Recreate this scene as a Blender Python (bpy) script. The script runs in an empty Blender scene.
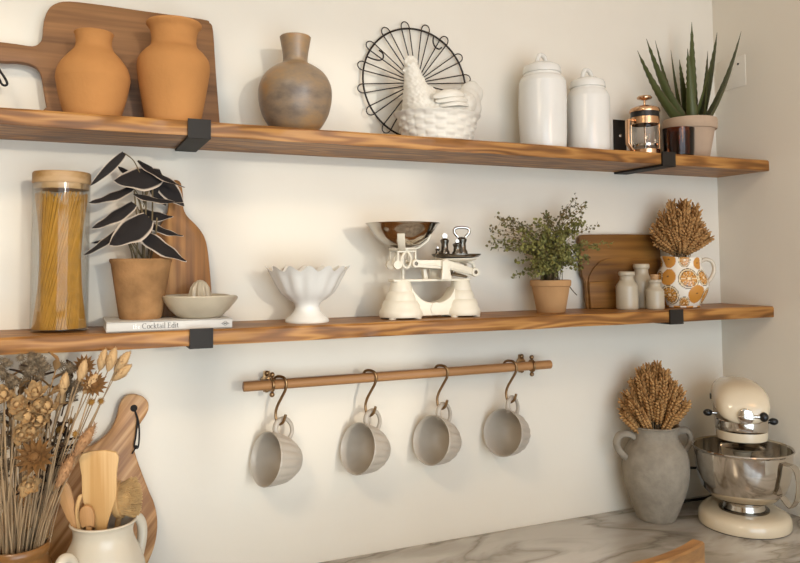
import bpy, bmesh, math, random
from math import sin, cos, pi, radians, sqrt, atan2
from mathutils import Vector, Matrix, Euler, noise
random.seed(11)
scene = bpy.context.scene
COL = scene.collection
XC, D, T = 1.7104, 0.1762, 0.0287          # right wall, shelf depth, shelf thickness
ZU, ZL, ZC = 1.8178, 1.4285, 0.90          # shelf tops and worktop

# ------------------------------------------------------------------ helpers
def srgb(h):
    h = h.lstrip('#'); o = []
    for i in (0, 2, 4):
        c = int(h[i:i+2], 16)/255
        o.append(c/12.92 if c <= .04045 else ((c+.055)/1.055)**2.4)
    return (*o, 1)

def spline(pts, n=6, closed=False):
    P = [Vector(p) for p in pts]; N = len(P); out = []
    for i in range(N if closed else N-1):
        if closed: a, b, c, d = P[i-1], P[i], P[(i+1) % N], P[(i+2) % N]
        else: a, b, c, d = P[max(i-1, 0)], P[i], P[i+1], P[min(i+2, N-1)]
        for k in range(n):
            t = k/n
            out.append(.5*((2*b)+(c-a)*t+(2*a-5*b+4*c-d)*t*t+(3*b-a-3*c+d)*t**3))
    if not closed: out.append(P[-1].copy())
    return out

class MB:
    def __init__(s): s.v = []; s.f = []; s.uv = {}; s.sm = []
    def add(s, vs, fs, M=None, smooth=True):
        o = len(s.v)
        s.v += [tuple(M @ Vector(v)) if M is not None else tuple(v) for v in vs]
        s.f += [tuple(i+o for i in f) for f in fs]
        s.sm += [smooth]*len(fs)
        return s
    def lathe(s, prof, seg=48, M=None, mod=None, sx=1, sy=1):
        vs = []; fs = []; rings = []
        for j, (r, z) in enumerate(prof):
            if r < 1e-6:
                rings.append([len(vs)]); vs.append((0, 0, z))
            else:
                ring = []
                for i in range(seg):
                    a = 2*pi*i/seg; rr = r; zz = z
                    if mod: rr, zz = mod(a, r, z, j)
                    ring.append(len(vs)); vs.append((rr*cos(a)*sx, rr*sin(a)*sy, zz))
                rings.append(ring)
        for A, B in zip(rings, rings[1:]):
            for i in range(seg):
                k = (i+1) % seg
                if len(A) == 1 and len(B) == 1: continue
                if len(A) == 1: fs.append((A[0], B[k], B[i]))
                elif len(B) == 1: fs.append((A[i], A[k], B[0]))
                else: fs.append((A[i], A[k], B[k], B[i]))
        return s.add(vs, fs, M)
    def tube(s, pts, r, seg=8, closed=False, caps=True, M=None, flat=1.0):
        P = [Vector(p) for p in pts]; n = len(P)
        R = r if isinstance(r, (list, tuple)) else [r]*n
        vs = []; fs = []
        T0 = None; U = None
        for i in range(n):
            if closed: t = P[(i+1) % n]-P[i-1]
            else: t = P[min(i+1, n-1)]-P[max(i-1, 0)]
            t.normalize()
            if U is None:
                U = t.orthogonal().normalized()
            else:
                U = (U-t*U.dot(t))
                U = U.normalized() if U.length > 1e-6 else t.orthogonal().normalized()
            W = t.cross(U)
            for k in range(seg):
                a = 2*pi*k/seg
                vs.append(P[i]+(U*cos(a)+W*sin(a)*flat)*R[i])
        for i in range(n if closed else n-1):
            j = (i+1) % n
            for k in range(seg):
                l = (k+1) % seg
                fs.append((i*seg+k, i*seg+l, j*seg+l, j*seg+k))
        if caps and not closed:
            fs.append(tuple(range(seg))[::-1]); fs.append(tuple((n-1)*seg+k for k in range(seg)))
        return s.add(vs, fs, M)
    def bm(s, bm, M=None, smooth=False):
        bm.verts.index_update()
        s.add([v.co.copy() for v in bm.verts], [[v.index for v in f.verts] for f in bm.faces], M, smooth)
        bm.free(); return s
    def box(s, x0, x1, y0, y1, z0, z1, bev=0, M=None, seg=2):
        b = bmesh.new(); bmesh.ops.create_cube(b, size=1)
        for v in b.verts:
            v.co = Vector(((x0+x1)/2+v.co.x*(x1-x0), (y0+y1)/2+v.co.y*(y1-y0), (z0+z1)/2+v.co.z*(z1-z0)))
        if bev: bmesh.ops.bevel(b, geom=b.edges[:], offset=bev, segments=seg, profile=.5, affect='EDGES')
        return s.bm(b, M)
    def prism(s, outline, y0, y1, bev=0, M=None, hole=None):
        """outline in x,z; front at y0, back at y1 (y0 < y1)"""
        b = bmesh.new(); n = len(outline)
        A = [b.verts.new((p[0], y0, p[1])) for p in outline]
        B = [b.verts.new((p[0], y1, p[1])) for p in outline]
        f1 = b.faces.new(A); f2 = b.faces.new(B[::-1])
        for i in range(n): b.faces.new((A[i], B[i], B[(i+1) % n], A[(i+1) % n]))
        bmesh.ops.recalc_face_normals(b, faces=b.faces[:])
        if bev: bmesh.ops.bevel(b, geom=list(f1.edges)+list(f2.edges), offset=bev, segments=2, profile=.5, affect='EDGES')
        return s.bm(b, M)
    def ell(s, c, r, seg=16, rings=10, M=None, R=None):
        prof = [(sin(pi*i/rings), -cos(pi*i/rings)) for i in range(rings+1)]
        prof[0] = (0, -1); prof[-1] = (0, 1)
        L = Matrix.Translation(c) @ (R if R is not None else Matrix()) @ Matrix.Diagonal((*r, 1))
        return s.lathe(prof, seg, (M @ L) if M is not None else L)
    def mesh(s, name, angle=38):
        m = bpy.data.meshes.new(name); m.from_pydata(s.v, [], s.f); m.validate()
        if len(m.polygons) == len(s.sm): m.polygons.foreach_set('use_smooth', s.sm)
        b = bmesh.new(); b.from_mesh(m); bmesh.ops.recalc_face_normals(b, faces=b.faces[:]); b.to_mesh(m); b.free()
        m.polygons.foreach_set('use_smooth', [True]*len(m.polygons))
        m.set_sharp_from_angle(angle=radians(angle)); m.update(); return m
    def build(s, name, mat, parent=None, loc=(0, 0, 0), rot=(0, 0, 0), angle=38):
        return put(s.mesh(name, angle), name, mat, parent, loc, rot)

def put(me, name, mat, parent=None, loc=(0, 0, 0), rot=(0, 0, 0)):
    if mat is not None and not me.materials: me.materials.append(mat)
    o = bpy.data.objects.new(name, me); COL.objects.link(o)
    o.location = loc; o.rotation_euler = rot
    if parent: o.parent = parent
    return o
def tag(o, label, cat, group=None):
    o['label'] = label; o['category'] = cat
    if group: o['group'] = group
    return o
def thing(name, label, cat, loc, rot=(0, 0, 0), group=None):
    o = bpy.data.objects.new(name, None); COL.objects.link(o)
    o.empty_display_size = .05; o.location = loc; o.rotation_euler = rot
    return tag(o, label, cat, group)
def struct(o): o['kind'] = 'structure'; return o
def dup(o, loc, rot, label=None, scale=1):
    c = o.copy(); COL.objects.link(c); c.location = loc; c.rotation_euler = rot; c.scale = (scale,)*3
    if label: c['label'] = label
    for ch in list(o.children):
        d = ch.copy(); COL.objects.link(d); d.parent = c
        for g in ch.children:
            e = g.copy(); COL.objects.link(e); e.parent = d
    return c
def aim(v):        # euler turning +z onto v
    return Vector(v).to_track_quat('Z', 'Y').to_euler()
def frame(o, x, z):     # matrix with local z -> z, local x near x
    z = Vector(z).normalized(); x = Vector(x); x = (x-z*x.dot(z)).normalized(); y = z.cross(x)
    return Matrix.Translation(o) @ Matrix((x, y, z)).transposed().to_4x4()

# ------------------------------------------------------------------ materials
def newmat(name):
    m = bpy.data.materials.new(name); m.use_nodes = True
    return m, m.node_tree.nodes, m.node_tree.links, m.node_tree.nodes['Principled BSDF']
def simple(name, col, rough=.5, metal=0, spec=.5, var=0, vscale=20, bump=0, bscale=200, col2=None, coat=0):
    m, N, L, B = newmat(name)
    c = srgb(col) if isinstance(col, str) else col
    B.inputs['Base Color'].default_value = c; B.inputs['Roughness'].default_value = rough
    B.inputs['Metallic'].default_value = metal; B.inputs['Specular IOR Level'].default_value = spec
    B.inputs['Coat Weight'].default_value = coat; B.inputs['Coat Roughness'].default_value = .12
    if var or col2 or bump:
        tc = N.new('ShaderNodeTexCoord')
    if var or col2:
        nz = N.new('ShaderNodeTexNoise'); nz.inputs['Scale'].default_value = vscale; nz.inputs['Detail'].default_value = 5
        L.new(tc.outputs['Object'], nz.inputs['Vector'])
        rp = N.new('ShaderNodeValToRGB'); L.new(nz.outputs['Fac'], rp.inputs['Fac'])
        c2 = srgb(col2) if col2 else tuple(x*(1-var) for x in c[:3])+(1,)
        rp.color_ramp.elements[0].position = .35; rp.color_ramp.elements[1].position = .65
        rp.color_ramp.elements[0].color = c2; rp.color_ramp.elements[1].color = c
        L.new(rp.outputs['Color'], B.inputs['Base Color'])
    if bump:
        n2 = N.new('ShaderNodeTexNoise'); n2.inputs['Scale'].default_value = bscale; n2.inputs['Detail'].default_value = 4
        L.new(tc.outputs['Object'], n2.inputs['Vector'])
        bp = N.new('ShaderNodeBump'); bp.inputs['Strength'].default_value = bump; bp.inputs['Distance'].default_value = .002
        L.new(n2.outputs['Fac'], bp.inputs['Height']); L.new(bp.outputs['Normal'], B.inputs['Normal'])
    return m
def wood(name, light, dark, scale=(2, 30, 30), rings=9, rough=.5, fib=.35, rot=(0, 0, 0), mid=None, seed=0, bscale=3.0, p=(.2, .8), amp=.24):
    """scale: object-space stretch per axis (small along the grain)"""
    m, N, L, B = newmat(name)
    tc = N.new('ShaderNodeTexCoord'); mp = N.new('ShaderNodeMapping')
    mp.inputs['Rotation'].default_value = rot; mp.inputs['Location'].default_value = (seed*.37, seed*.11, seed*.23)
    L.new(tc.outputs['Object'], mp.inputs['Vector'])
    ms = N.new('ShaderNodeVectorMath'); ms.operation = 'MULTIPLY'; ms.inputs[1].default_value = scale
    L.new(mp.outputs[0], ms.inputs[0])
    nz = N.new('ShaderNodeTexNoise'); nz.inputs['Scale'].default_value = 1; nz.inputs['Detail'].default_value = 2.5; nz.inputs['Roughness'].default_value = .45
    L.new(ms.outputs[0], nz.inputs['Vector'])
    mu = N.new('ShaderNodeMath'); mu.operation = 'MULTIPLY'; mu.inputs[1].default_value = rings*2*pi; L.new(nz.outputs['Fac'], mu.inputs[0])
    sn = N.new('ShaderNodeMath'); sn.operation = 'SINE'; L.new(mu.outputs[0], sn.inputs[0])
    m2 = N.new('ShaderNodeVectorMath'); m2.operation = 'MULTIPLY'; m2.inputs[1].default_value = tuple(q*(7 if q > 6 else 2.2) for q in scale)
    L.new(mp.outputs[0], m2.inputs[0])
    fb = N.new('ShaderNodeTexNoise'); fb.inputs['Scale'].default_value = 1; fb.inputs['Detail'].default_value = 4
    L.new(m2.outputs[0], fb.inputs['Vector'])
    big = N.new('ShaderNodeTexNoise'); big.inputs['Scale'].default_value = bscale*.4; big.inputs['Detail'].default_value = 1; L.new(ms.outputs[0], big.inputs['Vector'])
    # value = .5 + .3*sin + fib*(fiber-.5)*2 + .5*(big-.5)
    a = N.new('ShaderNodeMath'); a.operation = 'MULTIPLY_ADD'; a.inputs[1].default_value = amp; a.inputs[2].default_value = .5; L.new(sn.outputs[0], a.inputs[0])
    b = N.new('ShaderNodeMath'); b.operation = 'MULTIPLY_ADD'; b.inputs[1].default_value = fib*2; L.new(fb.outputs['Fac'], b.inputs[0]); L.new(a.outputs[0], b.inputs[2])
    c = N.new('ShaderNodeMath'); c.operation = 'MULTIPLY_ADD'; c.inputs[1].default_value = .7; L.new(big.outputs['Fac'], c.inputs[0]); L.new(b.outputs[0], c.inputs[2])
    d = N.new('ShaderNodeMath'); d.operation = 'SUBTRACT'; d.inputs[1].default_value = fib+.35; L.new(c.outputs[0], d.inputs[0])
    rp = N.new('ShaderNodeValToRGB'); L.new(d.outputs[0], rp.inputs['Fac'])
    e = rp.color_ramp.elements; e[0].color = srgb(dark); e[0].position = p[0]; e[1].color = srgb(light); e[1].position = p[1]
    if mid: q = e.new((p[0]+p[1])/2); q.color = srgb(mid)
    L.new(rp.outputs['Color'], B.inputs['Base Color']); B.inputs['Roughness'].default_value = rough
    B.inputs['Specular IOR Level'].default_value = .35
    bp = N.new('ShaderNodeBump'); bp.inputs['Strength'].default_value = .25; bp.inputs['Distance'].default_value = .0015
    L.new(d.outputs[0], bp.inputs['Height']); L.new(bp.outputs['Normal'], B.inputs['Normal'])
    return m
def thin_glass(name, tint=(1, 1, 1, 1), refl=1.0):
    m, N, L, B = newmat(name)
    out = N['Material Output']
    tr = N.new('ShaderNodeBsdfTransparent'); tr.inputs['Color'].default_value = tint
    gl = N.new('ShaderNodeBsdfGlossy'); gl.inputs['Roughness'].default_value = .03
    lw = N.new('ShaderNodeFresnel'); lw.inputs['IOR'].default_value = 1.45
    mu = N.new('ShaderNodeMath'); mu.operation = 'MULTIPLY'; mu.inputs[1].default_value = refl; mu.use_clamp = True
    mx = N.new('ShaderNodeMixShader')
    L.new(lw.outputs[0], mu.inputs[0]); L.new(mu.outputs[0], mx.inputs[0]); L.new(tr.outputs[0], mx.inputs[1]); L.new(gl.outputs[0], mx.inputs[2])
    L.new(mx.outputs[0], out.inputs['Surface'])
    return m
def marble():
    m, N, L, B = newmat('marble')
    tc = N.new('ShaderNodeTexCoord')
    n0 = N.new('ShaderNodeTexNoise'); n0.inputs['Scale'].default_value = 2.2; n0.inputs['Detail'].default_value = 6; n0.inputs['Distortion'].default_value = .8
    mp = N.new('ShaderNodeMapping'); mp.inputs['Rotation'].default_value = (0, 0, radians(-32)); mp.inputs['Scale'].default_value = (1, 2.6, 1)
    L.new(tc.outputs['Object'], mp.inputs['Vector']); L.new(mp.outputs[0], n0.inputs['Vector'])
    # veins: |noise-.5| small
    s = N.new('ShaderNodeMath'); s.operation = 'SUBTRACT'; s.inputs[1].default_value = .5; L.new(n0.outputs['Fac'], s.inputs[0])
    a = N.new('ShaderNodeMath'); a.operation = 'ABSOLUTE'; L.new(s.outputs[0], a.inputs[0])
    rp = N.new('ShaderNodeValToRGB'); L.new(a.outputs[0], rp.inputs['Fac'])
    e = rp.color_ramp.elements
    e[0].position = 0; e[0].color = srgb('#978e80'); e[1].position = .06; e[1].color = srgb('#d6d0c6')
    q = e.new(.014); q.color = srgb('#b5ada0')
    n1 = N.new('ShaderNodeTexNoise'); n1.inputs['Scale'].default_value = 2.3; n1.inputs['Detail'].default_value = 5; L.new(mp.outputs[0], n1.inputs['Vector'])
    r1 = N.new('ShaderNodeValToRGB'); L.new(n1.outputs['Fac'], r1.inputs['Fac'])
    f = r1.color_ramp.elements; f[0].position = .36; f[0].color = srgb('#c9c3b9'); f[1].position = .56; f[1].color = srgb('#ffffff')
    mx = N.new('ShaderNodeMix'); mx.data_type = 'RGBA'; mx.blend_type = 'MULTIPLY'; mx.inputs[0].default_value = 1
    L.new(rp.outputs['Color'], mx.inputs[6]); L.new(r1.outputs['Color'], mx.inputs[7])
    L.new(mx.outputs[2], B.inputs['Base Color']); B.inputs['Roughness'].default_value = .22
    return m

M = {}
M['wall'] = simple('wall_plaster', '#e6ddcc', .62, bump=.25, bscale=26, var=.03, vscale=3, spec=.25)
M['ceil'] = simple('ceiling_paint', '#f1ede4', .9)
M['floor'] = wood('floor_boards', '#8a6a48', '#5c4128', (1.2, 9, 9), 6, .5)
M['shelf'] = wood('stained_pine', '#bd8949', '#643e19', (2.6, 24, 24), 8, .45, fib=.24, mid='#94622d', p=(.08, .94), amp=.26)
M['acacia'] = wood('acacia_board', '#976b42', '#4b311b', (2.2, 5, 17), 2.2, .55, fib=.5, mid='#7f5836', p=(.1, .95), amp=.16)
M['board'] = wood('mango_wood', '#bd8748', '#6b4522', (15, 5, 1.8), 3, .5, fib=.55, mid='#976530', seed=2, p=(.12, .92), amp=.2)
M['round'] = wood('oak_board', '#c99e6c', '#8f6235', (2.0, 5, 26), 4, .45, fib=.45, rot=(0, radians(52), 0), seed=5, mid='#b28250')
M['trough'] = wood('walnut_stained_board', '#96682f', '#5a3a1a', (2.2, 5, 15), 2, .5, fib=.5, seed=7, mid='#79501f', p=(.1, .95), amp=.16)
M['beech'] = wood('beech', '#dbb57f', '#bf9259', (26, 6, 1.6), 2, .5, fib=.4, seed=3)
M['beech2'] = wood('darker_beech', '#b98a58', '#8c6137', (26, 6, 1.6), 2, .55, fib=.4, seed=9)
M['rod'] = wood('rod_wood', '#b08050', '#855a33', (1.5, 30, 30), 2, .5, fib=.4, seed=4)
M['stool'] = wood('oak_stool', '#ab7c46', '#7e5730', (2, 16, 16), 3, .45, fib=.4, seed=8)
M['bamboo'] = wood('bamboo_lid', '#b8966c', '#94703f', (2, 20, 20), 2, .5, fib=.4, seed=1)
M['cork'] = simple('cork', '#c49a6c', .9, var=.4, vscale=120, bump=.5, bscale=300)
M['terra'] = simple('terracotta', '#bb834c', .9, var=.14, vscale=9, bump=.35, bscale=130, spec=.15)
M['terrapot'] = simple('aged_terracotta', '#b08355', .92, col2='#8e6943', vscale=22, bump=.5, bscale=160, spec=.2)
M['terralight'] = simple('pale_terracotta', '#bb9062', .9, var=.12, vscale=20, bump=.3, bscale=160, spec=.2)
M['palepot'] = simple('pale_clay', '#c2a88e', .9, var=.15, vscale=14, bump=.3, bscale=160, spec=.2)
M['bottle'] = simple('burnished_clay', '#9a7350', .42, col2='#6e5846', vscale=11, bump=.2, bscale=60, spec=.4)
M['white'] = simple('white_glaze', '#e6e2d8', .22, var=.03, vscale=14, bump=.12, bscale=30)
M['matwhite'] = simple('white_bisque', '#d8d1c3', .5, bump=.1, bscale=90)
M['stone'] = simple('stoneware_glaze', '#bfb198', .3, var=.14, vscale=18)
M['crock'] = simple('cream_glaze', '#d3c6af', .25, var=.10, vscale=10)
M['mug'] = simple('mug_glaze', '#b9ae9e', .42, var=.06, vscale=20)
M['grey'] = simple('rough_grey_clay', '#988d7c', .95, var=.2, vscale=40, bump=1.0, bscale=110, spec=.1)
M['brownvase'] = simple('brown_glaze', '#8c5f30', .28, var=.3, vscale=12)
M['black'] = simple('black_metal', '#241e17', .6, 0, .3)
M['wire'] = simple('dark_wire', '#2a211a', .5, .5)
M['bronze'] = simple('antique_brass', '#a2825c', .36, 1.0, var=.25, vscale=60)
M['copper'] = simple('rose_gold', '#d8ae88', .2, 1.0)
M['steel'] = simple('polished_steel', '#c9c3ba', .10, 1.0)
M['pansteel'] = simple('pan_steel', '#bdb5aa', .13, 1.0)
M['iron'] = simple('dark_iron', '#6f685e', .25, 1.0)
M['enamel'] = simple('cream_enamel', '#e6dcc6', .38, var=.05, vscale=18)
M['mixer'] = simple('mixer_enamel', '#dccbad', .2, coat=.4)
M['blackplastic'] = simple('black_plastic', '#131211', .35)
M['glass'] = thin_glass('clear_glass', (.985, .99, .985, 1), .4)
M['amber'] = thin_glass('amber_glass', (.50, .24, .10, 1), 1)
M['pasta'] = simple('dry_pasta', '#c08a2c', .55, var=.2, vscale=60)
M['soil'] = simple('soil', '#2a1f16', .95, bump=.8, bscale=200)
M['paper'] = simple('book_paper', '#e4ddd0', .8)
M['cover'] = simple('book_cover', '#c9c3b8', .5)
M['knob'] = simple('worn_steel', '#a8a096', .32, 1.0)
M['ink'] = simple('grey_ink', '#6f6a63', .6)
M['whiteink'] = simple('white_ink', '#faf8f3', .6)
M['wheat'] = simple('dry_wheat', '#c1935a', .8, col2='#8d6434', vscale=70)
M['straw'] = simple('dry_straw', '#a98c68', .85, var=.35, vscale=40)
M['hole'] = simple('dark_hole', '#1d1611', .9)
M['fern'] = simple('fern_leaf', '#8a8543', .65, col2='#5d5b29', vscale=34)
M['fernstem'] = simple('fern_stem', '#5c4a2c', .7)
M['seed'] = simple('fern_tip', '#7a6238', .7, col2='#5e6234', vscale=80)
M['stem'] = simple('plant_stem', '#6d5b3c', .7)
M['cord'] = simple('black_cord', '#16120f', .8)
M['marble'] = marble()
M['bristle'] = simple('bristle', '#cda76f', .85, var=.2, vscale=80)
M['bunny'] = simple('bunny_tail', '#cba574', .95, var=.15, vscale=90, bump=.8, bscale=400)
M['plume'] = simple('dry_plume', '#b98a5e', .95, var=.2, vscale=90, bump=.8, bscale=400)
M['fuzz'] = simple('grey_fuzz', '#8d7a60', .95, col2='#63523d', vscale=140, bump=.8, bscale=300)
M['petal'] = simple('dry_petal', '#cba26c', .85, var=.4, vscale=50)
M['strawflower'] = simple('strawflower', '#845a2a', .85, var=.4, vscale=60)
M['button'] = simple('yellow_button', '#a87932', .9, var=.3, vscale=90)
M['leafdry'] = simple('dry_leaf', '#a67f4f', .85, var=.4, vscale=40)
M['darkleaf'] = simple('dark_dry_leaf', '#4c341f', .85, var=.4, vscale=40)

def clay_bottle():
    m, N, L, B = newmat('painted_clay')
    tc = N.new('ShaderNodeTexCoord'); mp = N.new('ShaderNodeMapping'); mp.inputs['Scale'].default_value = (7, 7, 13)
    L.new(tc.outputs['Object'], mp.inputs['Vector'])
    n = N.new('ShaderNodeTexNoise'); n.inputs['Scale'].default_value = 1.3; n.inputs['Detail'].default_value = 6; n.inputs['Roughness'].default_value = .6; L.new(mp.outputs[0], n.inputs['Vector'])
    r = N.new('ShaderNodeValToRGB'); L.new(n.outputs['Fac'], r.inputs['Fac'])
    e = r.color_ramp.elements; e[0].position = .33; e[0].color = srgb('#5f5247'); e[1].position = .68; e[1].color = srgb('#ab7f4c')
    q = e.new(.46); q.color = srgb('#83705b'); q = e.new(.56); q.color = srgb('#957a5a')
    L.new(r.outputs['Color'], B.inputs['Base Color']); B.inputs['Roughness'].default_value = .4
    return m
M['clay'] = clay_bottle()
def edge_leaf(name, inner, outer, lo, hi, rough=.5):
    m, N, L, B = newmat(name)
    at = N.new('ShaderNodeAttribute'); at.attribute_name = 'edge'
    r = N.new('ShaderNodeValToRGB'); L.new(at.outputs['Fac'], r.inputs['Fac'])
    e = r.color_ramp.elements; e[0].position = lo; e[0].color = srgb(inner); e[1].position = hi; e[1].color = srgb(outer)
    L.new(r.outputs['Color'], B.inputs['Base Color']); B.inputs['Roughness'].default_value = rough
    return m
M['blackleaf'] = edge_leaf('black_leaf', '#1a1310', '#bfae9b', .70, .86, .85)
M['aloe'] = edge_leaf('aloe_leaf', '#4a5025', '#5e3a24', .84, 1.0, .5)
m_, N_, L_, B_ = newmat('painted_jug'); at_ = N_.new('ShaderNodeAttribute'); at_.attribute_name = 'Col'
L_.new(at_.outputs['Color'], B_.inputs['Base Color']); B_.inputs['Roughness'].default_value = .25
M['jug'] = m_

# ------------------------------------------------------------------ room
RX0, RY0, RH = -2.6, -3.0, 2.62
WX0, WX1, WZ0, WZ1 = -.70, 1.60, .12, 2.44         # window in the wall behind the viewer
def room():
    b = MB().box(RX0-.1, XC+.1, 0, .12, 0, RH); struct(b.build('wall_back', M['wall']))
    struct(MB().box(XC, XC+.14, RY0, 0, 0, RH).build('wall_right', M['wall']))
    struct(MB().box(RX0-.12, RX0, RY0, 0, 0, RH).build('wall_left', M['wall']))
    b = MB(); y0, y1 = RY0-.14, RY0
    b.box(RX0-.1, WX0, y0, y1, 0, RH); b.box(WX1, XC+.1, y0, y1, 0, RH)
    b.box(WX0, WX1, y0, y1, 0, WZ0); b.box(WX0, WX1, y0, y1, WZ1, RH)
    struct(b.build('wall_front', M['wall']))
    struct(MB().box(RX0-.1, XC+.14, RY0-.1, .1, -.06, 0).build('floor', M['floor']))
    struct(MB().box(RX0-.1, XC+.14, RY0-.1, .1, RH, RH+.06).build('ceiling', M['ceil']))
    f = MB(); y0, y1 = RY0-.11, RY0-.05
    for a, c in ((WX0, WX0+.06), (WX1-.06, WX1)): f.box(a, c, y0, y1, WZ0, WZ1)
    for a, c in ((WZ0, WZ0+.06), (WZ1-.06, WZ1)): f.box(WX0, WX1, y0, y1, a, c)
    for k in (1, 2, 3): x = WX0+(WX1-WX0)*k/4; f.box(x-.04, x+.04, y0, y1, WZ0, WZ1)
    for k in (1, 2, 3): z = WZ0+(WZ1-WZ0)*k/4; f.box(WX0, WX1, y0+.01, y1-.01, z-.02, z+.02)
    struct(f.build('window_1', M['ceil']))
    struct(MB().box(RX0-1, XC+3, RY0-1.35, RY0-1.2, -.1, 1.56).build('sun_blocker', M['ceil']))  # unseen slab added outside to keep the sun off the lower back wall
room()
wt = MB().box(RX0, XC, -.62, 0, ZC-.04, ZC, .003)
tag(wt.build('worktop', M['marble']), 'pale grey veined marble worktop running along the wall below the shelves', 'worktop')

# the plate on the right wall
wp = tag(MB().box(XC-.0025, XC, -.112, -.014, 2.035, 2.122, .001).build('wall_plate', M['wall']), 'blank wall-coloured plate with dark holes on the right wall behind the aloe', 'wall plate')
for y, z, r in ((-.058, 2.085, .0048), (-.088, 2.100, .0030), (-.036, 2.055, .0030)):
    MB().lathe([(0, 0), (r, 0), (r, .0012), (0, .0012)], 16, Matrix.Translation((XC-.0025, y, z)) @ Matrix.Rotation(-pi/2, 4, 'Y')).build('screw_hole', M['hole'], wp)

# ------------------------------------------------------------------ shelves
def shelf(z, label):
    random.seed(int(z*100)); me = MB()
    # a plank with slightly worn edges
    b = bmesh.new(); n = 90; x0, x1 = -.75, XC
    prof = [(-D+.001, z-T), (-D, z-T+.0025), (-D, z-.004), (-D+.0035, z), (-.0, z), (-.0, z-T)]
    rows = []
    for i in range(n+1):
        x = x0+(x1-x0)*i/n
        rows.append([b.verts.new((x, y+(.0012*noise.noise((x*14, z, k*3)) if k < 4 else 0), zz+(.0012*noise.noise((x*10, z+5, k*2)) if k < 4 else 0))) for k, (y, zz) in enumerate(prof)])
    for A, B in zip(rows, rows[1:]):
        for k in range(6): b.faces.new((A[k], B[k], B[(k+1) % 6], A[(k+1) % 6]))
    b.faces.new(rows[0][::-1]); b.faces.new(rows[-1])
    me.bm(b); return tag(me.build('shelf', M['shelf']), label, 'shelf')
shelf(ZU, 'upper stained pine plank shelf holding the terracotta vases and the white hen')
shelf(ZL, 'lower stained pine plank shelf holding the cream scales and the pasta jar')
def bracket(x, z, label):
    w = .021; b = MB()
    b.box(-w, w, -D-.0045, 0, -T-.0052, -T-.0004)             # bar under the shelf
    b.box(-w, w, -D-.0052, -D-.0008, -T-.0052, .0025)         # lip in front
    b.box(-w, w, -.004, 0, -T-.005, .114, .001)               # plate on the wall
    o = tag(b.build('shelf_bracket', M['black'], None, (x, -.0004, z)), label, 'shelf bracket')
    for zz in (.07,):
        MB().ell((0, -.005, zz), (.005, .002, .005), 12, 6).build('screw', M['steel'], o)
bracket(.2195, ZU, 'black metal bracket on the upper shelf below the taller terracotta vase')
bracket(1.358, ZU, 'black metal bracket on the upper shelf with its wall plate beside the coffee press')
bracket(.2265, ZL, 'black metal bracket on the lower shelf under the white book')
bracket(1.370, ZL, 'black metal bracket on the lower shelf below the orange-patterned jug')

# ------------------------------------------------------------------ upper shelf
def prof_smooth(pts, n=5): return [(max(p.x, 0), p.y) for p in spline([(r, z, 0) for r, z in pts], n)]
def hollow(outer, wall=.006, floor=.008):
    """close a vessel profile with an inner wall"""
    o = list(outer); i = [(max(r-wall, .001), max(z, floor)) for r, z in outer if z >= floor]
    i = [(r, z) for r, z in i]
    top = o[-1]; r0 = top[0]
    lip = [(r0-wall*.25, top[1]+wall*.3), (r0-wall*.75, top[1]+wall*.3)]
    return [(0, o[0][1])]+o+lip+i[::-1]+[(0, i[0][1])]

# paddle board with handle running out to the left
ol = [(-.33, 1.962), (-.31, 1.975), (-.27, 1.974), (-.20, 1.968), (-.125, 1.966), (-.095, 1.965), (-.069, 1.964), (-.057, 1.972), (-.053, 1.985), (-.051, 2.015), (-.044, 2.039), (-.031, 2.054), (-.007, 2.062), (.053, 2.063), (.132, 2.061), (.246, 2.059), (.262, 2.053), (.269, 2.036), (.274, 1.946), (.281, 1.84), (.283, 1.8178), (-.036, 1.8178), (-.043, 1.847), (-.049, 1.88), (-.055, 1.912), (-.068, 1.926), (-.094, 1.93), (-.124, 1.928), (-.20, 1.932), (-.28, 1.928), (-.31, 1.932), (-.33, 1.945)]
pb = thing('serving_board', 'large dark wooden paddle board leaning on the wall behind two terracotta vases', 'chopping board', (.1, -.034, ZU), (-.085, 0, 0))
MB().prism([(p.x, p.y) for p in spline([(x-.1, z-ZU, 0) for x, z in ol], 3, True)], -.018, 0, .003).build('board', M['acacia'], pb)
lp = spline([(-.40, -.019, .128), (-.30, -.024, .122), (-.240, -.026, .110), (-.219, -.026, .085), (-.209, -.026, .066), (-.217, -.026, .063), (-.234, -.026, .085), (-.30, -.024, .112), (-.40, -.020, .12)], 5)
MB().tube(lp, .0022, 8).build('hanging_loop', M['cord'], pb)

def vase(name, label, x, y, z, pts, mat, cat='vase', mod=None, rim=None):
    o = MB().lathe(hollow(prof_smooth(pts)), 64, None, mod)
    return tag(o.build(name, M[mat], None, (x, y, z)), label, cat)
vase('terracotta_vase', 'shorter round-bellied terracotta vase in front of the paddle board', .037, -.10, ZU,
     [(r*.935, z*.93) for r, z in [(.044, 0), (.051, .004), (.0555, .018), (.063, .045), (.069, .075), (.0702, .088), (.065, .108), (.052, .127), (.039, .142), (.0345, .152), (.0338, .162), (.0355, .172), (.0378, .1776)]], 'terra')
vase('terracotta_vase', 'taller broad-shouldered terracotta vase above the bracket', .182, -.10, ZU,
     [(r*.96, z*.915) for r, z in [(.049, 0), (.053, .004), (.056, .02), (.063, .062), (.069, .1), (.0715, .125), (.069, .142), (.059, .157), (.0480, .168), (.0445, .178), (.0445, .19), (.047, .205), (.052, .213), (.0545, .2175), (.0545, .2205)]], 'terra')
vase('clay_bottle', 'round brown burnished clay bottle with a flared narrow neck', .430, -.088, ZU,
     [(.034, 0), (.040, .004), (.055, .018), (.070, .045), (.0765, .078), (.0745, .105), (.062, .129), (.043, .144), (.030, .151), (.0258, .157), (.027, .174), (.0302, .193), (.0327, .2075)], 'clay', 'bottle')

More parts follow.
